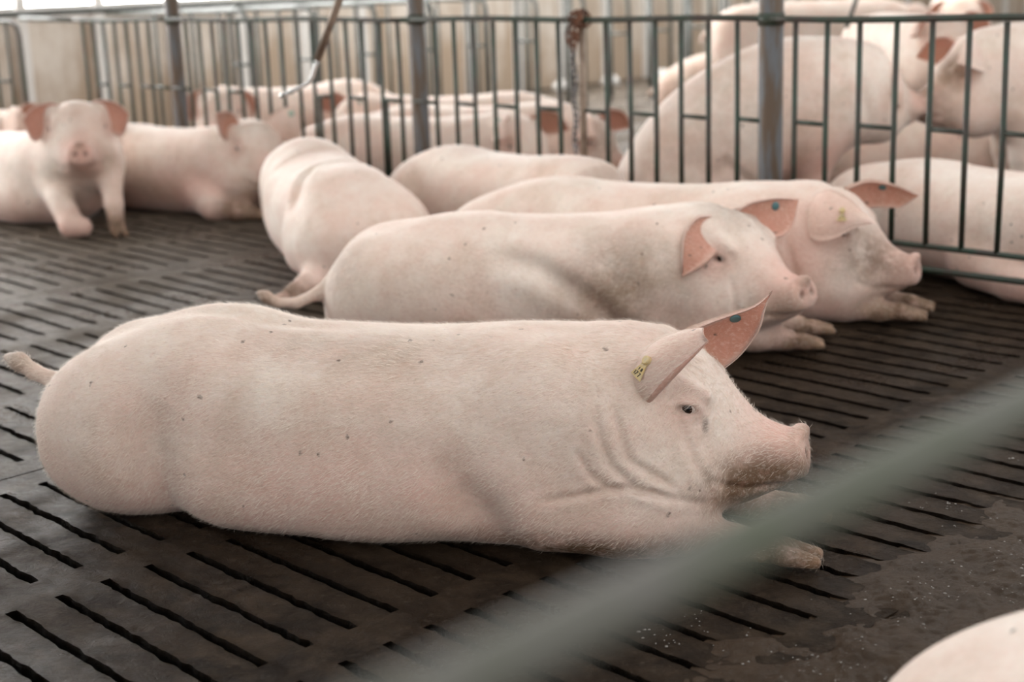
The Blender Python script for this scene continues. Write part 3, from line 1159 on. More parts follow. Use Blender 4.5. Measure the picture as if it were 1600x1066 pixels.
while z > .43:
    m = MB()
    link_mesh(m, Vector(FP(s_c - .004 + .006 * math.sin(q), z, -.024)) + ci, (0.02, 0, 1), FN if q % 2 else FD, .036, .0042, .011)
    m.build('link', M['rust'] if z > .84 else M['chain'], ch)
    z -= .026
    q += 1

# drinker pipe
dr = empty('drinker_pipe', (-.83, 6.3, .52))
tag(dr, 'brown drinker pipe hanging at upper centre with a bent steel nipple end', 'pipe')

# stall dividers in front of the back wall
SU = -8.6
for k in range(16):
    v = 4.16 + .5475 * k
    if k < 3: continue
    root = empty('stall_divider', W(SU - .6, v))
    si_ = -Vector(root.location)
    nm = ['first', 'second', 'third', 'fourth', 'fifth', 'sixth', 'seventh', 'eighth', 'ninth', 'tenth', 'eleventh', 'twelfth', 'thirteenth', 'fourteenth', 'fifteenth', 'sixteenth'][k - 3]
    tag(root, '%s from the left of the rounded tube dividers along the stained back wall' % nm, 'stall divider', 'stall dividers along the back wall')
    sh = lambda p: tuple(Vector(p) + si_)
    m = MB(); m.tube([sh(W(-10.5, v, .95)), sh(W(SU - .10, v, .955)), sh(W(SU - .04, v, .94)), sh(W(SU - .008, v, .90)), sh(W(SU, v, .84)), sh(W(SU, v, 0))], .017, 8)
    m.build('frame', M['greygreen'], root)
    for du in (.22, .7, 1.2):
        m = MB(); m.tube([sh(W(SU - du, v, .95)), sh(W(SU - du, v, .0))], .014, 8); m.build('bar', M['greygreen'], root)
    m = MB(); m.tube([sh(W(SU - .22, v, .60)), sh(W(SU, v, .60))], .011, 8); m.build('crossbar', M['greygreen'], root)
m = MB(); m.tube([W(-9.55, 2.5, .992), W(-9.55, 14, .992)], .02, 8)
root = tag(m.build('feed_pipe', M['greygreen']), 'long grey pipe crossing above the stall dividers along the back wall', 'pipe')

for (vv, uu), lb in zip(((10.55, -10.3), (11.25, -10.3), (12.05, -10.3)), ('leftmost', 'middle one', 'rightmost')):
    m = MB(); m.tube([W(uu, vv, 0), W(uu, vv, .05), W(uu, vv, .085), W(uu, vv, .10)], [.10, .095, .06, .02], 16)
    tag(m.build('drain_cap', M['white']), '%s of three small white domes at the foot of the back wall' % lb, 'drain cap', 'white domes by the back wall')

# front rail close to the lens, on its own two posts outside the view
fr = empty('front_rail', (.06, .49, 0)); fi = -Vector(fr.location)
tag(fr, 'out-of-focus green-grey rail crossing the lower right foreground', 'rail')
p0, dd = np.array([-.011, .421, .97]), np.array([.7062, .7080, 0.0])
m = MB(); m.tube([tuple(Vector(p0 + dd * t) + fi) for t in np.linspace(-1.3, 2.7, 14)], .0108, 14); m.build('pipe', M['olive'], fr)
for t in (-1.3, 2.7):
    q = p0 + dd * t
    m = MB(); m.tube([tuple(Vector((q[0], q[1], .985)) + fi), tuple(Vector((q[0], q[1], 0)) + fi)], .03, 12); m.build('post', M['olive'], fr)

# drinker parts
di = -Vector(dr.location)
sh = lambda p: tuple(Vector(p) + di)
dr.location = (-.83, 5.6, .74)
di = -Vector(dr.location)
m = MB(); m.tube([sh((-.30, 5.6, 1.80)), sh((-.30, 5.6, 3.30)), sh((-.546, 5.6, 1.222)), sh((-.59, 5.6, 1.087)), sh((-.684, 5.6, .872))], .0145, 14); m.build('hanging_pipe', M['pipe'], dr)
m = MB(); m.tube([sh((-.680, 5.6, .880)), sh((-.690, 5.6, .855)), sh((-.706, 5.6, .812)), sh((-.720, 5.6, .792)), sh((-.740, 5.6, .780)), sh((-.789, 5.6, .760)), sh((-.812, 5.6, .752))], [.0085, .0085, .008, .008, .008, .008, .008], 12)
o = m.build('bent_spout', M['steel'], dr); o['label'] = 'bright bent steel spout'
m = MB(); m.tube([sh((-.785, 5.6, .7625)), sh((-.79, 5.6, .7605))], .0125, 12); m.tube([sh((-.80, 5.6, .757)), sh((-.815, 5.6, .751)), sh((-.833, 5.6, .744))], [.0105, .010, .007], 12)
o = m.build('nipple', M['steel'], dr); o['label'] = 'steel drinking nipple'

# second thin hanging pipe at the upper right, behind the top rail
m = MB(); m.tube([(2.06, 8.2, 3.3), (2.06, 8.2, 1.6), (1.93, 8.2, .98), (1.87, 8.2, .80)], .012, 10)
tag(m.build('hanging_rod', M['greygreen']), 'thin dark rod hanging above the pigs at upper right', 'pipe')


# ================================================================== THE PIGS
def to_local(org, heading):
    c_, s_ = math.cos(heading), math.sin(heading)
    return lambda x, y, z: ((x - org[0]) * c_ + (y - org[1]) * s_, -(x - org[0]) * s_ + (y - org[1]) * c_, z)


def front_legs_lying(S, sides=(-1, 1), reach=0.0, fold=(0, 0)):
    for s_ in sides:
        S.ell((.46, s_ * .13, .15), (.17, .10, .15), rotm(0, .3), .05)
        S.chain([(.50, s_ * .135, .10, .090), (.66 + reach, s_ * .125, .078, .072), (.80 + reach, s_ * .115, .062, .050)], .035)
        S.chain([(.80 + reach, s_ * .115, .055, .046), (.90 + reach, s_ * .12, .036, .034), (.98 + reach, s_ * .125, .03, .03)], .02)
        trotter(S, (1.0 + reach, s_ * .13, .028), 0)
        S.paint('dirt', (.86 + reach, s_ * .12, .02), (.2, .08, .07), .9)
        S.paint('pink', (.6, s_ * .14, .05), (.25, .1, .1), .6)


# --- the big sow in front
S = Shape()
lying_trunk(S, rear=.915)
S.ell((-.51, -.065, .185), (.205, .150, .185), None, .06)            # near ham
S.ell((-.52, .10, .20), (.20, .13, .20), None, .06)
S.ell((-.30, .075, .330), (.17, .12, .100), None, .07)                # far hip
S.ell((.08, -.165, .115), (.30, .088, .115), None, .06)               # belly pushed out toward the camera
S.ell((-.17, -.14, .11), (.20, .095, .11), None, .05)
S.ell((.52, -.12, .28), (.16, .10, .15), None, .06)                   # shoulder
add_head(S, (.692, 0, .26), left=None, right=None, muck=1.5)
S.ell((.70, -.105, .22), (.085, .085, .17), rotm(0, -.15), .03)       # neck roll behind the jaw
S.ell((.735, -.10, .13), (.10, .085, .085), rotm(0, .35), .03)
S.ell((.735, .10, .15), (.10, .085, .09), rotm(0, .35), .03)
front_legs_lying(S)
S.ell((.66, -.135, .085), (.17, .075, .085), rotm(.1, .12), .04)      # thick forearm
S.chain([(-.675, 0, .262, .034), (-.735, .01, .262, .021), (-.80, .02, .280, .018), (-.845, .025, .303, .022), (-.875, .028, .311, .012)], .025, .012)
S.paint('dirt', (-.85, .02, .30), .05, .6)
for c in ([(.690, .40), (.665, .33), (.700, .225), (.76, .185), (.80, .155)],
          [(.635, .36), (.632, .30), (.660, .215), (.725, .160), (.79, .135)],
          [(.775, .335), (.790, .28), (.82, .215), (.848, .165), (.855, .125)],
          [(.52, .140), (.60, .150), (.68, .168), (.74, .160), (.80, .142), (.85, .125)],
          [(.60, .24), (.625, .19), (.68, .155)]):
    S.crease(c, .007, .007, (0, 2), -1)
S.crease([(-.335, .30), (-.365, .22), (-.370, .14), (-.350, .03)], .030, .055, (0, 2), -1)
S.crease([(-.40, .015), (-.15, .010), (0, -.005)], .008, .03, (0, 1), None)
S.crease([(.34, .17), (.40, .10), (.45, .02)], .022, .045, (0, 2), -1)
S.paint('dirt', (.62, -.2, .02), (.35, .15, .05), 1.0)
S.paint('dirt', (.0, -.2, .0), (.5, .15, .03), .8)
S.paint('pink', (.2, -.25, .12), (.5, .1, .14), .6)
S.paint('dirt', (.1, -.2, .42), (.35, .2, .05), .35)
S.paint('dark', (.838, -.126, .285), (.008, .02, .022), 1.2)
hp = np.array([.70, 0, .26])
near = dict(e1=[(.008, -.135, .055), (.045, -.172, .100), (.095, -.180, .155), (.150, -.165, .208)],
            e2=[(-.012, -.120, .110), (.015, -.108, .162), (.055, -.105, .195), (.100, -.118, .214), (.138, -.142, .226)], out=(-.45, -1, .45), cup=.026, roll=.010)
far = dict(e1=[(.125, .095, .068), (.165, .115, .098), (.195, .118, .135), (.217, .105, .175), (.226, .10, .212), (.242, .10, .252)],
           e2=[(.05, .06, .160), (.11, .085, .184), (.165, .10, .202), (.205, .10, .218), (.226, .10, .235), (.242, .10, .252)], out=(-.25, 1, .25), cup=.030)
for s_, e in ((-1, near), (1, far)):
    S.ears.append(dict(e1=[hp + p for p in np.array(e['e1'])], e2=[hp + p for p in np.array(e['e2'])], out=e['out'], cup=e['cup'], side=s_, roll=e.get('roll', 0)))
S.tags += [dict(kind='flag', side=-1, face='out', at=(7, 5), down=(-.45, 0, -1)), dict(kind='button', side=1, face='in', at=(9, 8), r=.012)]
make_pig('pig', S, (-.386, 3.19, 0), R(-17), 'big sow lying across the foreground with one raised ear and a yellow ear tag', .0055, 'pigs lying in the pen', bristles=52000, blen=.017)

# --- second sow, head turned to us
fwd2_l = dict(e1=[(.085, .10, .075), (.125, .15, .065), (.135, .20, .085), (.12, .265, .165)],
              e2=[(.04, .055, .165), (.07, .10, .185), (.095, .165, .185), (.12, .265, .165)], out=(-1, .25, .25), cup=.022)
fwd2_r = dict(e1=[(.085, -.100, .085), (.108, -.155, .070), (.100, -.205, .045), (.065, -.245, .020)],
              e2=[(.050, -.050, .168), (.052, -.130, .182), (.048, -.205, .130), (.065, -.245, .020)], out=(-1, -.25, .35), cup=.030, roll=.006)
S = Shape()
lying_trunk(S, shift=-.26)
S.ell((-.36, -.12, .19), (.30, .135, .19), rotm(.1, .12), .05)        # near thigh drawn forward
S.ell((-.62, -.04, .20), (.14, .15, .18), None, .06)
S.ell((-.57, .10, .20), (.20, .13, .20), None, .06)
S.ell((.22, -.10, .22), (.18, .13, .20), None, .06)
add_head(S, (.455, -.02, .258), R(-45), R(-2), R(3), left=fwd2_l, right=fwd2_r, mirror_right=False)
S.ell((.40, -.10, .17), (.13, .11, .14), None, .05)
for s_, dx in ((-1, .0), (1, .06)):
    S.chain([(.25, s_ * .13, .10, .09), (.42 + dx, s_ * .11 - .02, .08, .07), (.56 + dx, s_ * .10 - .03, .055, .048), (.66 + dx, s_ * .09 - .03, .035, .034)], .035)
    trotter(S, (.70 + dx, s_ * .09 - .03, .03), R(-4))
    S.paint('dirt', (.6 + dx, s_ * .1, .02), (.2, .1, .06), .9)
S.chain([(-.74, -.02, .25, .03), (-.80, -.05, .205, .021), (-.87, -.08, .18, .017), (-.93, -.09, .185, .016), (-.965, -.085, .205, .019), (-.985, -.08, .215, .012)], .025, .012)
S.paint('dirt', (-.975, -.08, .20), .05, .7)
S.crease([(-.22, .33), (-.10, .30), (.03, .22), (.14, .12), (.20, .05)], .020, .030, (0, 2), -1)
S.crease([(-.30, .02), (-.27, .09), (-.34, .13)], .012, .018, (0, 2), -1)
S.crease([(.475, .25), (.487, .18), (.48, .09)], .009, .007, (0, 2), -1)
S.paint('dirt', (.14, -.2, .22), (.20, .12, .20), .6)
S.paint('dirt', (.28, -.1, .18), (.15, .14, .14), .95)
S.paint('dirt', (.48, .02, .40), (.13, .15, .07), 1.0)
S.paint('dirt', (.56, -.02, .34), (.07, .10, .08), .6)
S.paint('dirt', (-.70, -.05, .28), (.12, .15, .10), .45)
S.tags += [dict(kind='flag', side=-1, face='out', at=(6, 5), size=(.03, .006, .014)), dict(kind='button', side=1, face='in', at=(9, 7), r=.014)]
make_pig('pig', S, (.2, 4.6, 0), R(-3), 'sow behind the big front sow, dirty face turned to us, orange inner ear', .008, 'pigs lying in the pen', bristles=18000)

# --- third sow, along the fence
S = Shape()
lying_trunk(S, shift=-.10)
S.ell((-.55, -.08, .185), (.22, .15, .185), None, .06)
S.ell((.42, -.11, .24), (.18, .12, .18), None, .06)
floppy = dict(e1=[(.0, -.155, .045), (.06, -.195, .035), (.12, -.20, .055), (.17, -.18, .09), (.225, -.15, .105)],
              e2=[(.01, -.10, .165), (.06, -.125, .19), (.12, -.14, .175), (.175, -.145, .14), (.225, -.15, .105)], out=(-.1, -1, .55), cup=.030)
fwd_l = dict(e1=[(.08, .115, .09), (.14, .15, .10), (.20, .16, .105), (.27, .16, .155)],
             e2=[(.04, .07, .165), (.11, .11, .195), (.19, .14, .185), (.27, .16, .155)], out=(-.3, 1, .5), cup=.026)
add_head(S, (.615, 0, .258), R(-6), R(4), 0, left=fwd_l, right=floppy, mirror_right=False)
S.ell((.62, -.10, .17), (.11, .09, .15), None, .04)
S.ell((.68, -.08, .10), (.13, .09, .08), None, .04)
for s_ in (-1, 1):
    S.chain([(.40, s_ * .13, .10, .09), (.58, s_ * .11, .07, .065), (.72, s_ * .10, .05, .046)], .035)
    S.chain([(.72, s_ * .10, .05, .044), (.83, s_ * .075, .04, .034), (.90, s_ * .07, .04, .03)], .02)
    trotter(S, (.915, s_ * .07, .036), R(4))
    S.paint('dirt', (.85, s_ * .09, .03), (.2, .1, .07), .8)
S.paint('dirt', (.80, -.08, .22), (.17, .14, .12), .75)
S.paint('pink', (.58, -.15, .2), (.15, .12, .2), .8)
S.crease([(.545, .36), (.555, .26), (.585, .16), (.64, .08)], .008, .012, (0, 2), -1)
S.tags += [dict(kind='flag', side=-1, face='out', at=(9, 6), size=(.036, .004, .017)), dict(kind='button', side=1, face='in', at=(8, 7), r=.013)]
make_pig('pig', S, (.5, 5.2, 0), R(-25.5), 'pale sow along the fence, nose at the bottom rail, tagged ear flopped over its eye', .009, 'pigs lying in the pen', bristles=12000)

# --- sow seen from behind
S = Shape()
org, hd = (-.735, 6.16), R(107)
L = to_local(org, hd)
lying_trunk(S, shift=-.02, top=.01, wide=1.06)
S.ell((-.52, -.06, .19), (.25, .24, .20), None, .07)
S.ell((-.50, .14, .18), (.24, .14, .17), None, .06)
S.ell((.48, 0, .36), (.16, .13, .11), None, .07)
add_head(S, (.68, -.04, .16), R(-12), R(16), left=EAR_FWD, right=EAR_FWD, detail=False, eyes=())
S.chain([(*L(-.62, 5.55, .10), .10), (*L(-.74, 5.40, .06), .055), (*L(-.80, 5.33, .05), .035)], .04)
trotter(S, L(-.83, 5.32, .035), R(60))
S.crease([(-.60, .24), (-.40, .21), (-.22, .12), (-.10, -.03), (-.06, -.2)], .020, .026, (0, 1), None)
S.crease([(.2, .2), (.25, .05), (.32, -.1)], .010, .03, (0, 1), None)
S.paint('dirt', L(-1.10, 6.45, .2), (.13, .1, .1), .9)
S.chain([(-.74, -.02, .22, .03), (-.78, -.02, .16, .018), (-.80, -.02, .10, .014)], .03, .012)
make_pig('pig', S, (*org, 0), hd, 'pale sow seen from behind, brown patch on its left flank', .010, 'pigs lying in the pen')

# --- sow lying between the pale one and the fence
S = Shape()
lying_trunk(S, shift=-.10, top=.0, wide=.93, rear=.86)
S.ell((-.45, -.07, .185), (.20, .13, .18), None, .06)
add_head(S, (.56, 0, .13), R(-4), R(14), left=None, right=None, detail=False, eyes=())
for s_ in (-1, 1): S.chain([(.40, s_ * .13, .10, .09), (.60, s_ * .11, .07, .06), (.78, s_ * .10, .04, .04)], .035)
S.paint('dirt', (-.56, -.12, .33), .04, 1.0)
S.chain([(-.63, .03, .26, .03), (-.68, .05, .24, .02), (-.71, .06, .20, .016)], .03, .012)
make_pig('pig', S, (-.03, 6.25, 0), R(-50), 'pale back of a sow tucked against the fence below the hanging chain', .011, 'pigs lying in the pen')

# --- sitting sow at the left, facing us
org, hd = (-2.50, 7.76), R(-44)
L = to_local(org, hd)
S = Shape()
st = [(-.785, .205, .085, .05), (-.735, .292, .03, .155), (-.593, .378, -.02, .215), (-.435, .42, -.02, .235), (-.27, .43, -.02, .235), (-.04, .44, -.02, .24), (.15, .455, .0, .24), (.30, .475, .06, .24), (.45, .50, .12, .22), (.58, .53, .16, .19), (.66, .53, .22, .16)]
S.loft(st, k=.05, n=2.3)
S.ell((-.52, -.08, .17), (.25, .18, .17), None, .06)
S.ell((.15, -.12, .13), (.3, .18, .14), None, .06)
ear_side = dict(e1=[(.05, .12, .075), (.075, .155, .02), (.09, .19, .0), (.095, .215, .03), (.085, .235, .10)],
                e2=[(.02, .065, .160), (.03, .11, .172), (.045, .16, .165), (.06, .205, .14), (.085, .235, .10)], out=(-1, .1, .3), cup=.030)
add_head(S, (.55, -.0, .435), R(-30), R(-4), 0, left=ear_side, right=ear_side, sc=1.06)
S.ell((.50, 0, .23), (.15, .18, .19), None, .05)
S.ell((.36, 0, .14), (.18, .19, .15), None, .05)
S.chain([(*L(-2.02, 7.46, .30), .10), (*L(-1.94, 7.26, .24), .062), (*L(-1.90, 7.14, .14), .044), (*L(-1.875, 7.06, .06), .040)], .04)
trotter(S, L(-1.87, 7.05, .03), R(-15), .25)
S.chain([(*L(-2.24, 7.38, .24), .10), (*L(-2.16, 7.16, .16), .064), (*L(-2.08, 7.03, .058), .058), (*L(-2.03, 7.02, .050), .050)], .04)
S.paint('pink', L(-2.1, 7.0, .04), .08, .8)
S.paint('dirt', L(-2.08, 7.2, .14), (.10, .10, .08), .6)
S.paint('dirt', L(-1.87, 7.05, .05), .10, .6)
S.chain([(*L(-2.72, 7.75, .10), .09), (*L(-2.68, 7.62, .05), .05), (*L(-2.63, 7.55, .035), .035)], .03)
make_pig('pig', S, (*org, 0), hd, 'sow propped on its front legs at the left, snout straight at us, ears out sideways', .010, 'pigs lying in the pen')

# --- sow reclining behind it
org, hd = (-1.785, 7.88), R(-31)
L = to_local(org, hd)
S = Shape()
lying_trunk(S, shift=-.10, top=.0, rear=.74)
S.ell((-.36, -.08, .185), (.19, .15, .185), None, .06)
S.ell((.45, -.08, .26), (.18, .13, .18), None, .06)
add_head(S, (.60, -.03, .31), R(-26), R(4), 0, left=dict(e1=[(.09, .12, .085), (.13, .17, .06), (.16, .20, .08), (.16, .20, .14), (.135, .19, .235)],
                                                         e2=[(.04, .06, .165), (.07, .10, .21), (.10, .14, .235), (.12, .17, .24), (.135, .19, .235)], out=(.9, .2, .4), cup=.012), right=EAR_UP)
S.ell((.58, -.12, .17), (.13, .11, .15), None, .05)
S.chain([(.36, -.14, .12, .11), (*L(-1.47, 7.42, .07), .075), (*L(-1.35, 7.37, .05), .05), (*L(-1.26, 7.345, .04), .036)], .04)
trotter(S, L(-1.24, 7.34, .03), R(10))
S.chain([(.40, .13, .12, .10), (.62, .12, .07, .07), (.8, .10, .04, .04)], .04)
S.paint('dirt', L(-1.35, 7.36, .05), .11, 1.0)
S.paint('pink', (.35, -.2, .1), (.35, .15, .2), .9)
S.paint('dirt', (.0, -.25, .12), (.3, .1, .08), .35)
S.tags += [dict(kind='button', side=1, face='out', at=(12, 6), r=.016, mat='pale')]
make_pig('pig', S, (*org, 0), hd, 'pinkish sow reclining behind the sitting one, pale green tag on its far ear', .010, 'pigs lying in the pen')


def simple_lying(loc, heading, label, top=0.0, scale=1.0, hpos=(.62, 0, .27), hyaw=0, hpitch=4, left=EAR_FWD, right=EAR_FWD, h=.013, extra=None, tags=(), dirt=(), group='pigs lying beyond the fence', wide=1.0):
    S = Shape()
    lying_trunk(S, shift=-.10, top=top, wide=wide)
    S.ell((-.55, -.08, .185), (.22, .15, .185), None, .06)
    S.ell((-.55, .08, .185), (.22, .15, .185), None, .06)
    add_head(S, hpos, R(hyaw), R(hpitch), 0, left=left, right=right)
    S.ell((.5, 0, .2), (.2, .19, .19), None, .06)
    for s_ in (-1, 1):
        S.chain([(.42, s_ * .13, .10, .09), (.62, s_ * .12, .07, .06), (.80, s_ * .11, .045, .042), (.88, s_ * .11, .032, .032)], .035)
        trotter(S, (.90, s_ * .11, .03), 0)
    S.chain([(-.74, .0, .26, .03), (-.80, .02, .24, .02), (-.86, .03, .20, .016)], .03, .012)
    for a in dirt: S.paint(*a)
    S.tags += list(tags)
    if extra: extra(S)
    return make_pig('pig', S, (*loc, 0), R(heading), label, h, group, scale)


simple_lying((-1.28, 9.59), 225, 'sow facing us behind the railing left of the drinker pipe, two red ears', top=.07, hpos=(.62, 0, .36), hyaw=45, hpitch=8, left=ear_side, right=ear_side)
simple_lying((-3.62, 9.05), 0, 'sow at the far left edge, only its back showing behind the sitting one', h=.016)
simple_lying((-.48, 7.95), -25, 'white sow asleep behind the railing right of the middle post, dark-lined ears', hpos=(.58, -.02, .27), hyaw=-24, hpitch=10, tags=(dict(kind='flag', side=-1, face='out', at=(7, 6), mat='pale'),))
simple_lying((-.20, 8.50), -17, 'dirty-faced sow resting behind the white sleeping one, snout beside the hanging chain', hpos=(.66, 0, .20), hyaw=-16, hpitch=10, dirt=(('dirt', (.85, 0, .2), (.25, .25, .2), .7),))
simple_lying((-.30, 9.25), 182, 'sow behind the railing left of the middle post with its tagged ear toward us', hpos=(.58, .0, .27), hyaw=28, hpitch=8, tags=(dict(kind='flag', side=1, face='out', at=(7, 6), mat='pale'),))
# beyond the fence at the right
def leg19(S):
    S.chain([(.10, -.20, .10, .10), (.30, -.26, .06, .06), (.5, -.28, .04, .045)], .04)
simple_lying((1.80, 5.42), -58, 'broad-backed sow lying behind the bars at the right edge, above the bottom rails', top=-.03, wide=1.1, h=.010, hpos=(.62, 0, .24), extra=leg19)
simple_lying((2.05, 7.6), 3, 'sow lying low behind the two standing nose to nose, dark stains on its flank', h=.013, dirt=(('dirt', (.45, -.2, .2), (.12, .12, .1), 1.0), ('dirt', (-.4, -.25, .1), (.1, .1, .15), .6)))

# --- the big one sitting up beyond the fence
S = Shape()
S.loft([(-.665, .20, .10, .05), (-.64, .27, .06, .12), (-.60, .345, .02, .17), (-.52, .47, -.02, .215), (-.38, .625, -.02, .245), (-.24, .72, -.02, .255), (-.10, .79, .03, .255), (.02, .83, .16, .25), (.16, .85, .27, .245), (.30, .845, .34, .235), (.43, .825, .38, .215), (.52, .79, .42, .19)], k=.05, n=2.3)
S.ell((-.36, -.14, .17), (.26, .15, .18), rotm(0, -.15), .06)
S.ell((-.36, .14, .17), (.26, .15, .18), rotm(0, -.15), .06)
S.ell((.22, -.11, .52), (.16, .13, .24), None, .07)
add_head(S, (.45, .02, .605), R(12), R(2), 0, left=EAR_FWD, right=dict(e1=[(.05, .15, .04), (.07, .19, -.02), (.09, .20, -.05), (.12, .18, -.06)], e2=[(.02, .11, .15), (.07, .15, .13), (.11, .18, .04), (.12, .18, -.06)], out=(-.2, 1, .5), cup=.02), sc=.95)
S.chain([(.20, -.13, .42, .115), (.20, -.14, .24, .070), (.19, -.14, .09, .046), (.20, -.14, .04, .042)], .05)
trotter(S, (.22, -.14, .03), 0)
S.chain([(.06, .10, .42, .11), (.04, .10, .24, .068), (.03, .10, .09, .046), (.04, .10, .04, .042)], .05)
trotter(S, (.06, .10, .03), 0)
S.chain([(-.25, -.20, .10, .09), (-.08, -.22, .05, .045), (.0, -.22, .035, .034)], .04)
trotter(S, (.02, -.22, .03), 0)
S.paint('pink', (.2, -.2, .3), (.25, .15, .2), .8)
S.paint('dirt', (.75, .08, .54), .09, .9)
S.paint('dirt', (.52, -.12, .62), .07, .9)
S.paint('dirt', (.0, -.1, .45), (.7, .5, .45), .22)
S.crease([(-.52, .33), (-.40, .10), (-.2, .35), (-.02, .2)], .010, .02, (0, 2), -1)
S.crease([(.37, .74), (.39, .62), (.42, .50)], .010, .018, (0, 2), -1)
make_pig('pig', S, (1.115, 6.52, 0), R(2), 'huge sow sitting upright behind the thick grey post at the right', .010, 'pigs up on their feet')


def standing(loc, heading, label, scale=1.0, hpos=(.46, 0, .66), hyaw=0, hpitch=8, left=EAR_FWD, right=EAR_FWD, dirt=(), h=.012, pinky=()):
    S = Shape()
    S.loft([(-.80, .68, .56, .06), (-.77, .74, .50, .12), (-.70, .80, .44, .17), (-.58, .845, .42, .2), (-.4, .865, .41, .215), (-.15, .865, .40, .225), (.1, .865, .40, .22), (.3, .865, .42, .205), (.45, .845, .46, .185), (.55, .80, .50, .165)], k=.05, n=2.3)
    for s_ in (-1, 1):
        S.ell((-.58, s_ * .11, .58), (.20, .12, .24), None, .07)
        S.ell((.28, s_ * .12, .58), (.17, .11, .22), None, .07)
        S.chain([(-.58, s_ * .12, .52, .12), (-.56, s_ * .13, .34, .075), (-.66, s_ * .13, .22, .048), (-.64, s_ * .13, .06, .036), (-.62, s_ * .13, .035, .036)], .05)
        trotter(S, (-.60, s_ * .13, .03), 0)
        S.chain([(.28, s_ * .13, .46, .11), (.29, s_ * .13, .28, .062), (.28, s_ * .13, .16, .048), (.27, s_ * .13, .05, .038)], .05)
        trotter(S, (.30, s_ * .13, .03), 0)
    add_head(S, hpos, R(hyaw), R(hpitch), 0, left=left, right=right)
    S.ell((hpos[0] - .02, 0, hpos[2] - .06), (.2, .17, .17), None, .06)
    S.chain([(-.78, 0, .70, .028), (-.83, .02, .66, .018), (-.85, .03, .60, .014)], .03, .012)
    for a in dirt: S.paint(*a)
    return make_pig('pig', S, (*loc, 0), R(heading), label, h, 'pigs up on their feet', scale)


standing((2.62, 6.78), 178, 'standing sow at the right edge, muddy snout pointing left at the sitting one', hpos=(.48, .0, .60), hpitch=4, hyaw=10, h=.010,
         dirt=(('dirt', (.76, 0, .52), (.16, .2, .14), 1.1), ('dirt', (.62, .1, .68), (.14, .14, .10), .7)))
standing((2.25, 10.5), 4, 'sow standing at the back, its pale back crossing the top rail beside the thick post', scale=1.03, hpos=(.46, 0, .62), h=.016)
simple_lying((1.95, 11.5), 5, 'small tan back at the rear wall, left of the thick post', top=.06, h=.02, dirt=(('dirt', (-.6, -.1, .25), (.5, .4, .3), .5),))
standing((2.38, 8.8), -84, 'white sow facing us behind the top rail, above the nose-to-nose pair', hpos=(.46, 0, .70), hpitch=12, h=.014, scale=.97)
standing((3.62, 12.0), -105, 'farthest sow at the upper right corner, red ears against the dark rear posts', hpos=(.46, 0, .66), hpitch=6, h=.02, left=ear_side, right=ear_side)
# --- the rump nearest the camera
simple_lying((1.185, 1.50), -8, 'out-of-focus pale rump in the bottom right corner', top=.02, h=.010, group='pigs lying in the pen')


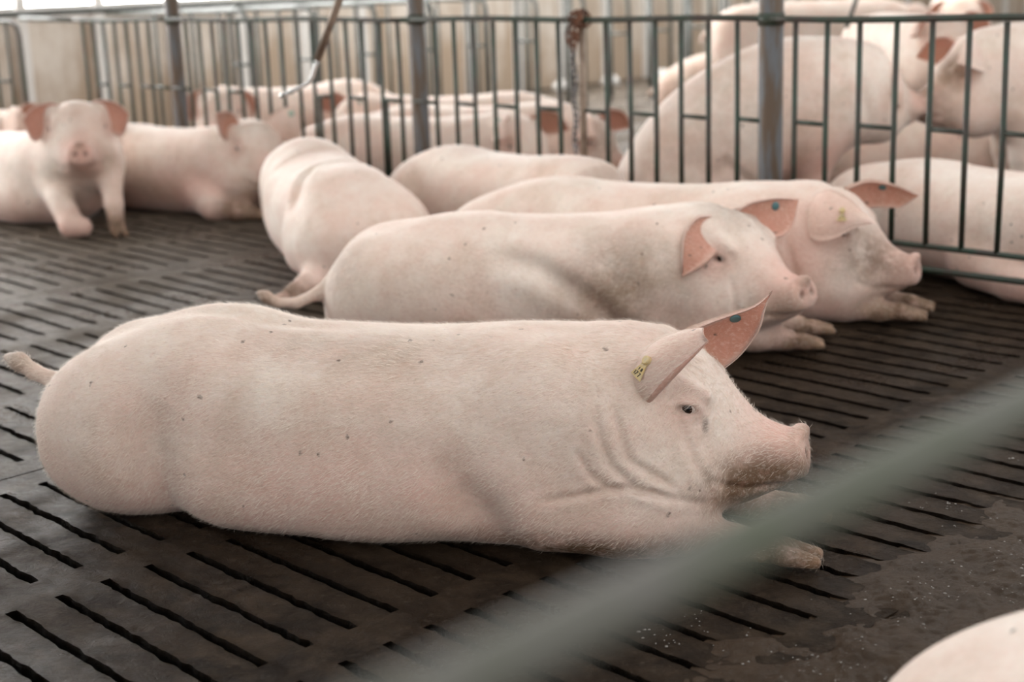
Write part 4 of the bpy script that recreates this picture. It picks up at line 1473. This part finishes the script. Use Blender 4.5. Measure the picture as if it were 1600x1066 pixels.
# ------------------------------------------------------------------ slurry at the right
def slurry():
    n = 300
    us, vs_ = np.meshgrid(np.linspace(-1.40, -.55, n), np.linspace(1.15, 2.75, int(n * 1.5)), indexing='ij')
    P = us.reshape(-1, 1) * 0 + (us.reshape(-1, 1) * H) * UD + (vs_.reshape(-1, 1) * H) * VD
    u, v = us.reshape(-1), vs_.reshape(-1)
    q = np.stack([P[:, 0], P[:, 1], P[:, 1] * 0], 1)
    wob = .10 * noise3(q, 2.6, 2) + .07 * noise3(q, 8, 3) + .03 * noise3(q, 24, 4)
    m = np.minimum(np.minimum(u - (-1.225 + wob), -.62 + wob - u), np.minimum(v - 1.30 + wob, 2.55 + wob * 1.5 - v))
    m = np.clip(m / .09, -1, 1)
    w = np.clip(m + .4, 0, 1)
    z = .009 * m + .009 * noise3(q, 7, 5) * w + .0075 * noise3(q, 19, 6) * w + .0055 * np.abs(noise3(q, 40, 7)) * w + .0025 * noise3(q, 95, 8) * w - .003
    P[:, 2] = z
    N2 = vs_.shape[1]
    i, j = np.meshgrid(np.arange(n - 1), np.arange(N2 - 1), indexing='ij')
    F = np.stack([i * N2 + j, (i + 1) * N2 + j, (i + 1) * N2 + j + 1, i * N2 + j + 1], -1).reshape(-1, 4)
    F = F[(z[F] > -.008).any(1)]
    o = mesh_obj('slurry', P, F, M['mud'])
    tag(o, 'wet brown slurry smeared over the slots at the right', 'mud', None, 'stuff')
    # little bubbles, plus pale flecks added to stand in for window glints
    rs = np.random.default_rng(11)
    k = 9000
    uu, vv = rs.uniform(-1.62, -.62, k), rs.uniform(1.2, 2.9, k)
    pos = (uu * H)[:, None] * UD + (vv * H)[:, None] * VD
    dens = noise3(pos, 5, 21) * .5 + noise3(pos, 17, 22) * .5 + np.clip((uu + 1.3) * 2.2, -.5, .35)
    fr = (vv * H - 1.1232 * H) / .1006
    fr = np.abs(fr - np.round(fr))
    keep = (dens > .24) & (rs.uniform(0, 1, k) < .55) & ((fr > .15) | (uu > -1.15))
    pos, uu, vv = pos[keep], uu[keep], vv[keep]
    iu = np.clip(((uu + 1.40) / .85 * (n - 1)).round().astype(int), 0, n - 1)
    iv = np.clip(((vv - 1.15) / 1.60 * (N2 - 1)).round().astype(int), 0, N2 - 1)
    zz = z.reshape(n, N2)[iu, iv]
    pos[:, 2] = np.maximum(np.where(uu > -1.40, zz, 0), 0.0)
    mb = MB()
    for p in pos:
        r = .0010 + .0018 * rs.uniform() ** 2.2
        e, a0 = rs.uniform(.8, 1.8), rs.uniform(0, 3)
        vts = [(p[0], p[1], p[2] + r * .7)]
        for ring, (rad, hh) in enumerate(((.6, .5), (1.0, -.3))):
            for q_ in range(6):
                a = a0 + q_ * math.pi / 3
                vts.append((p[0] + r * e * rad * math.cos(a), p[1] + r * rad * math.sin(a), p[2] + r * hh))
        f = [(0, 1 + q_, 1 + (q_ + 1) % 6) for q_ in range(6)] + [(1 + q_, 7 + q_, 7 + (q_ + 1) % 6, 1 + (q_ + 1) % 6) for q_ in range(6)]
        mb.add(vts, f)
    tag(mb.build('glint_flecks', M['fleck']), 'tiny bubbles and pale added glint flecks on the muddy slats at lower right', 'foam and glints', None, 'stuff')


slurry()
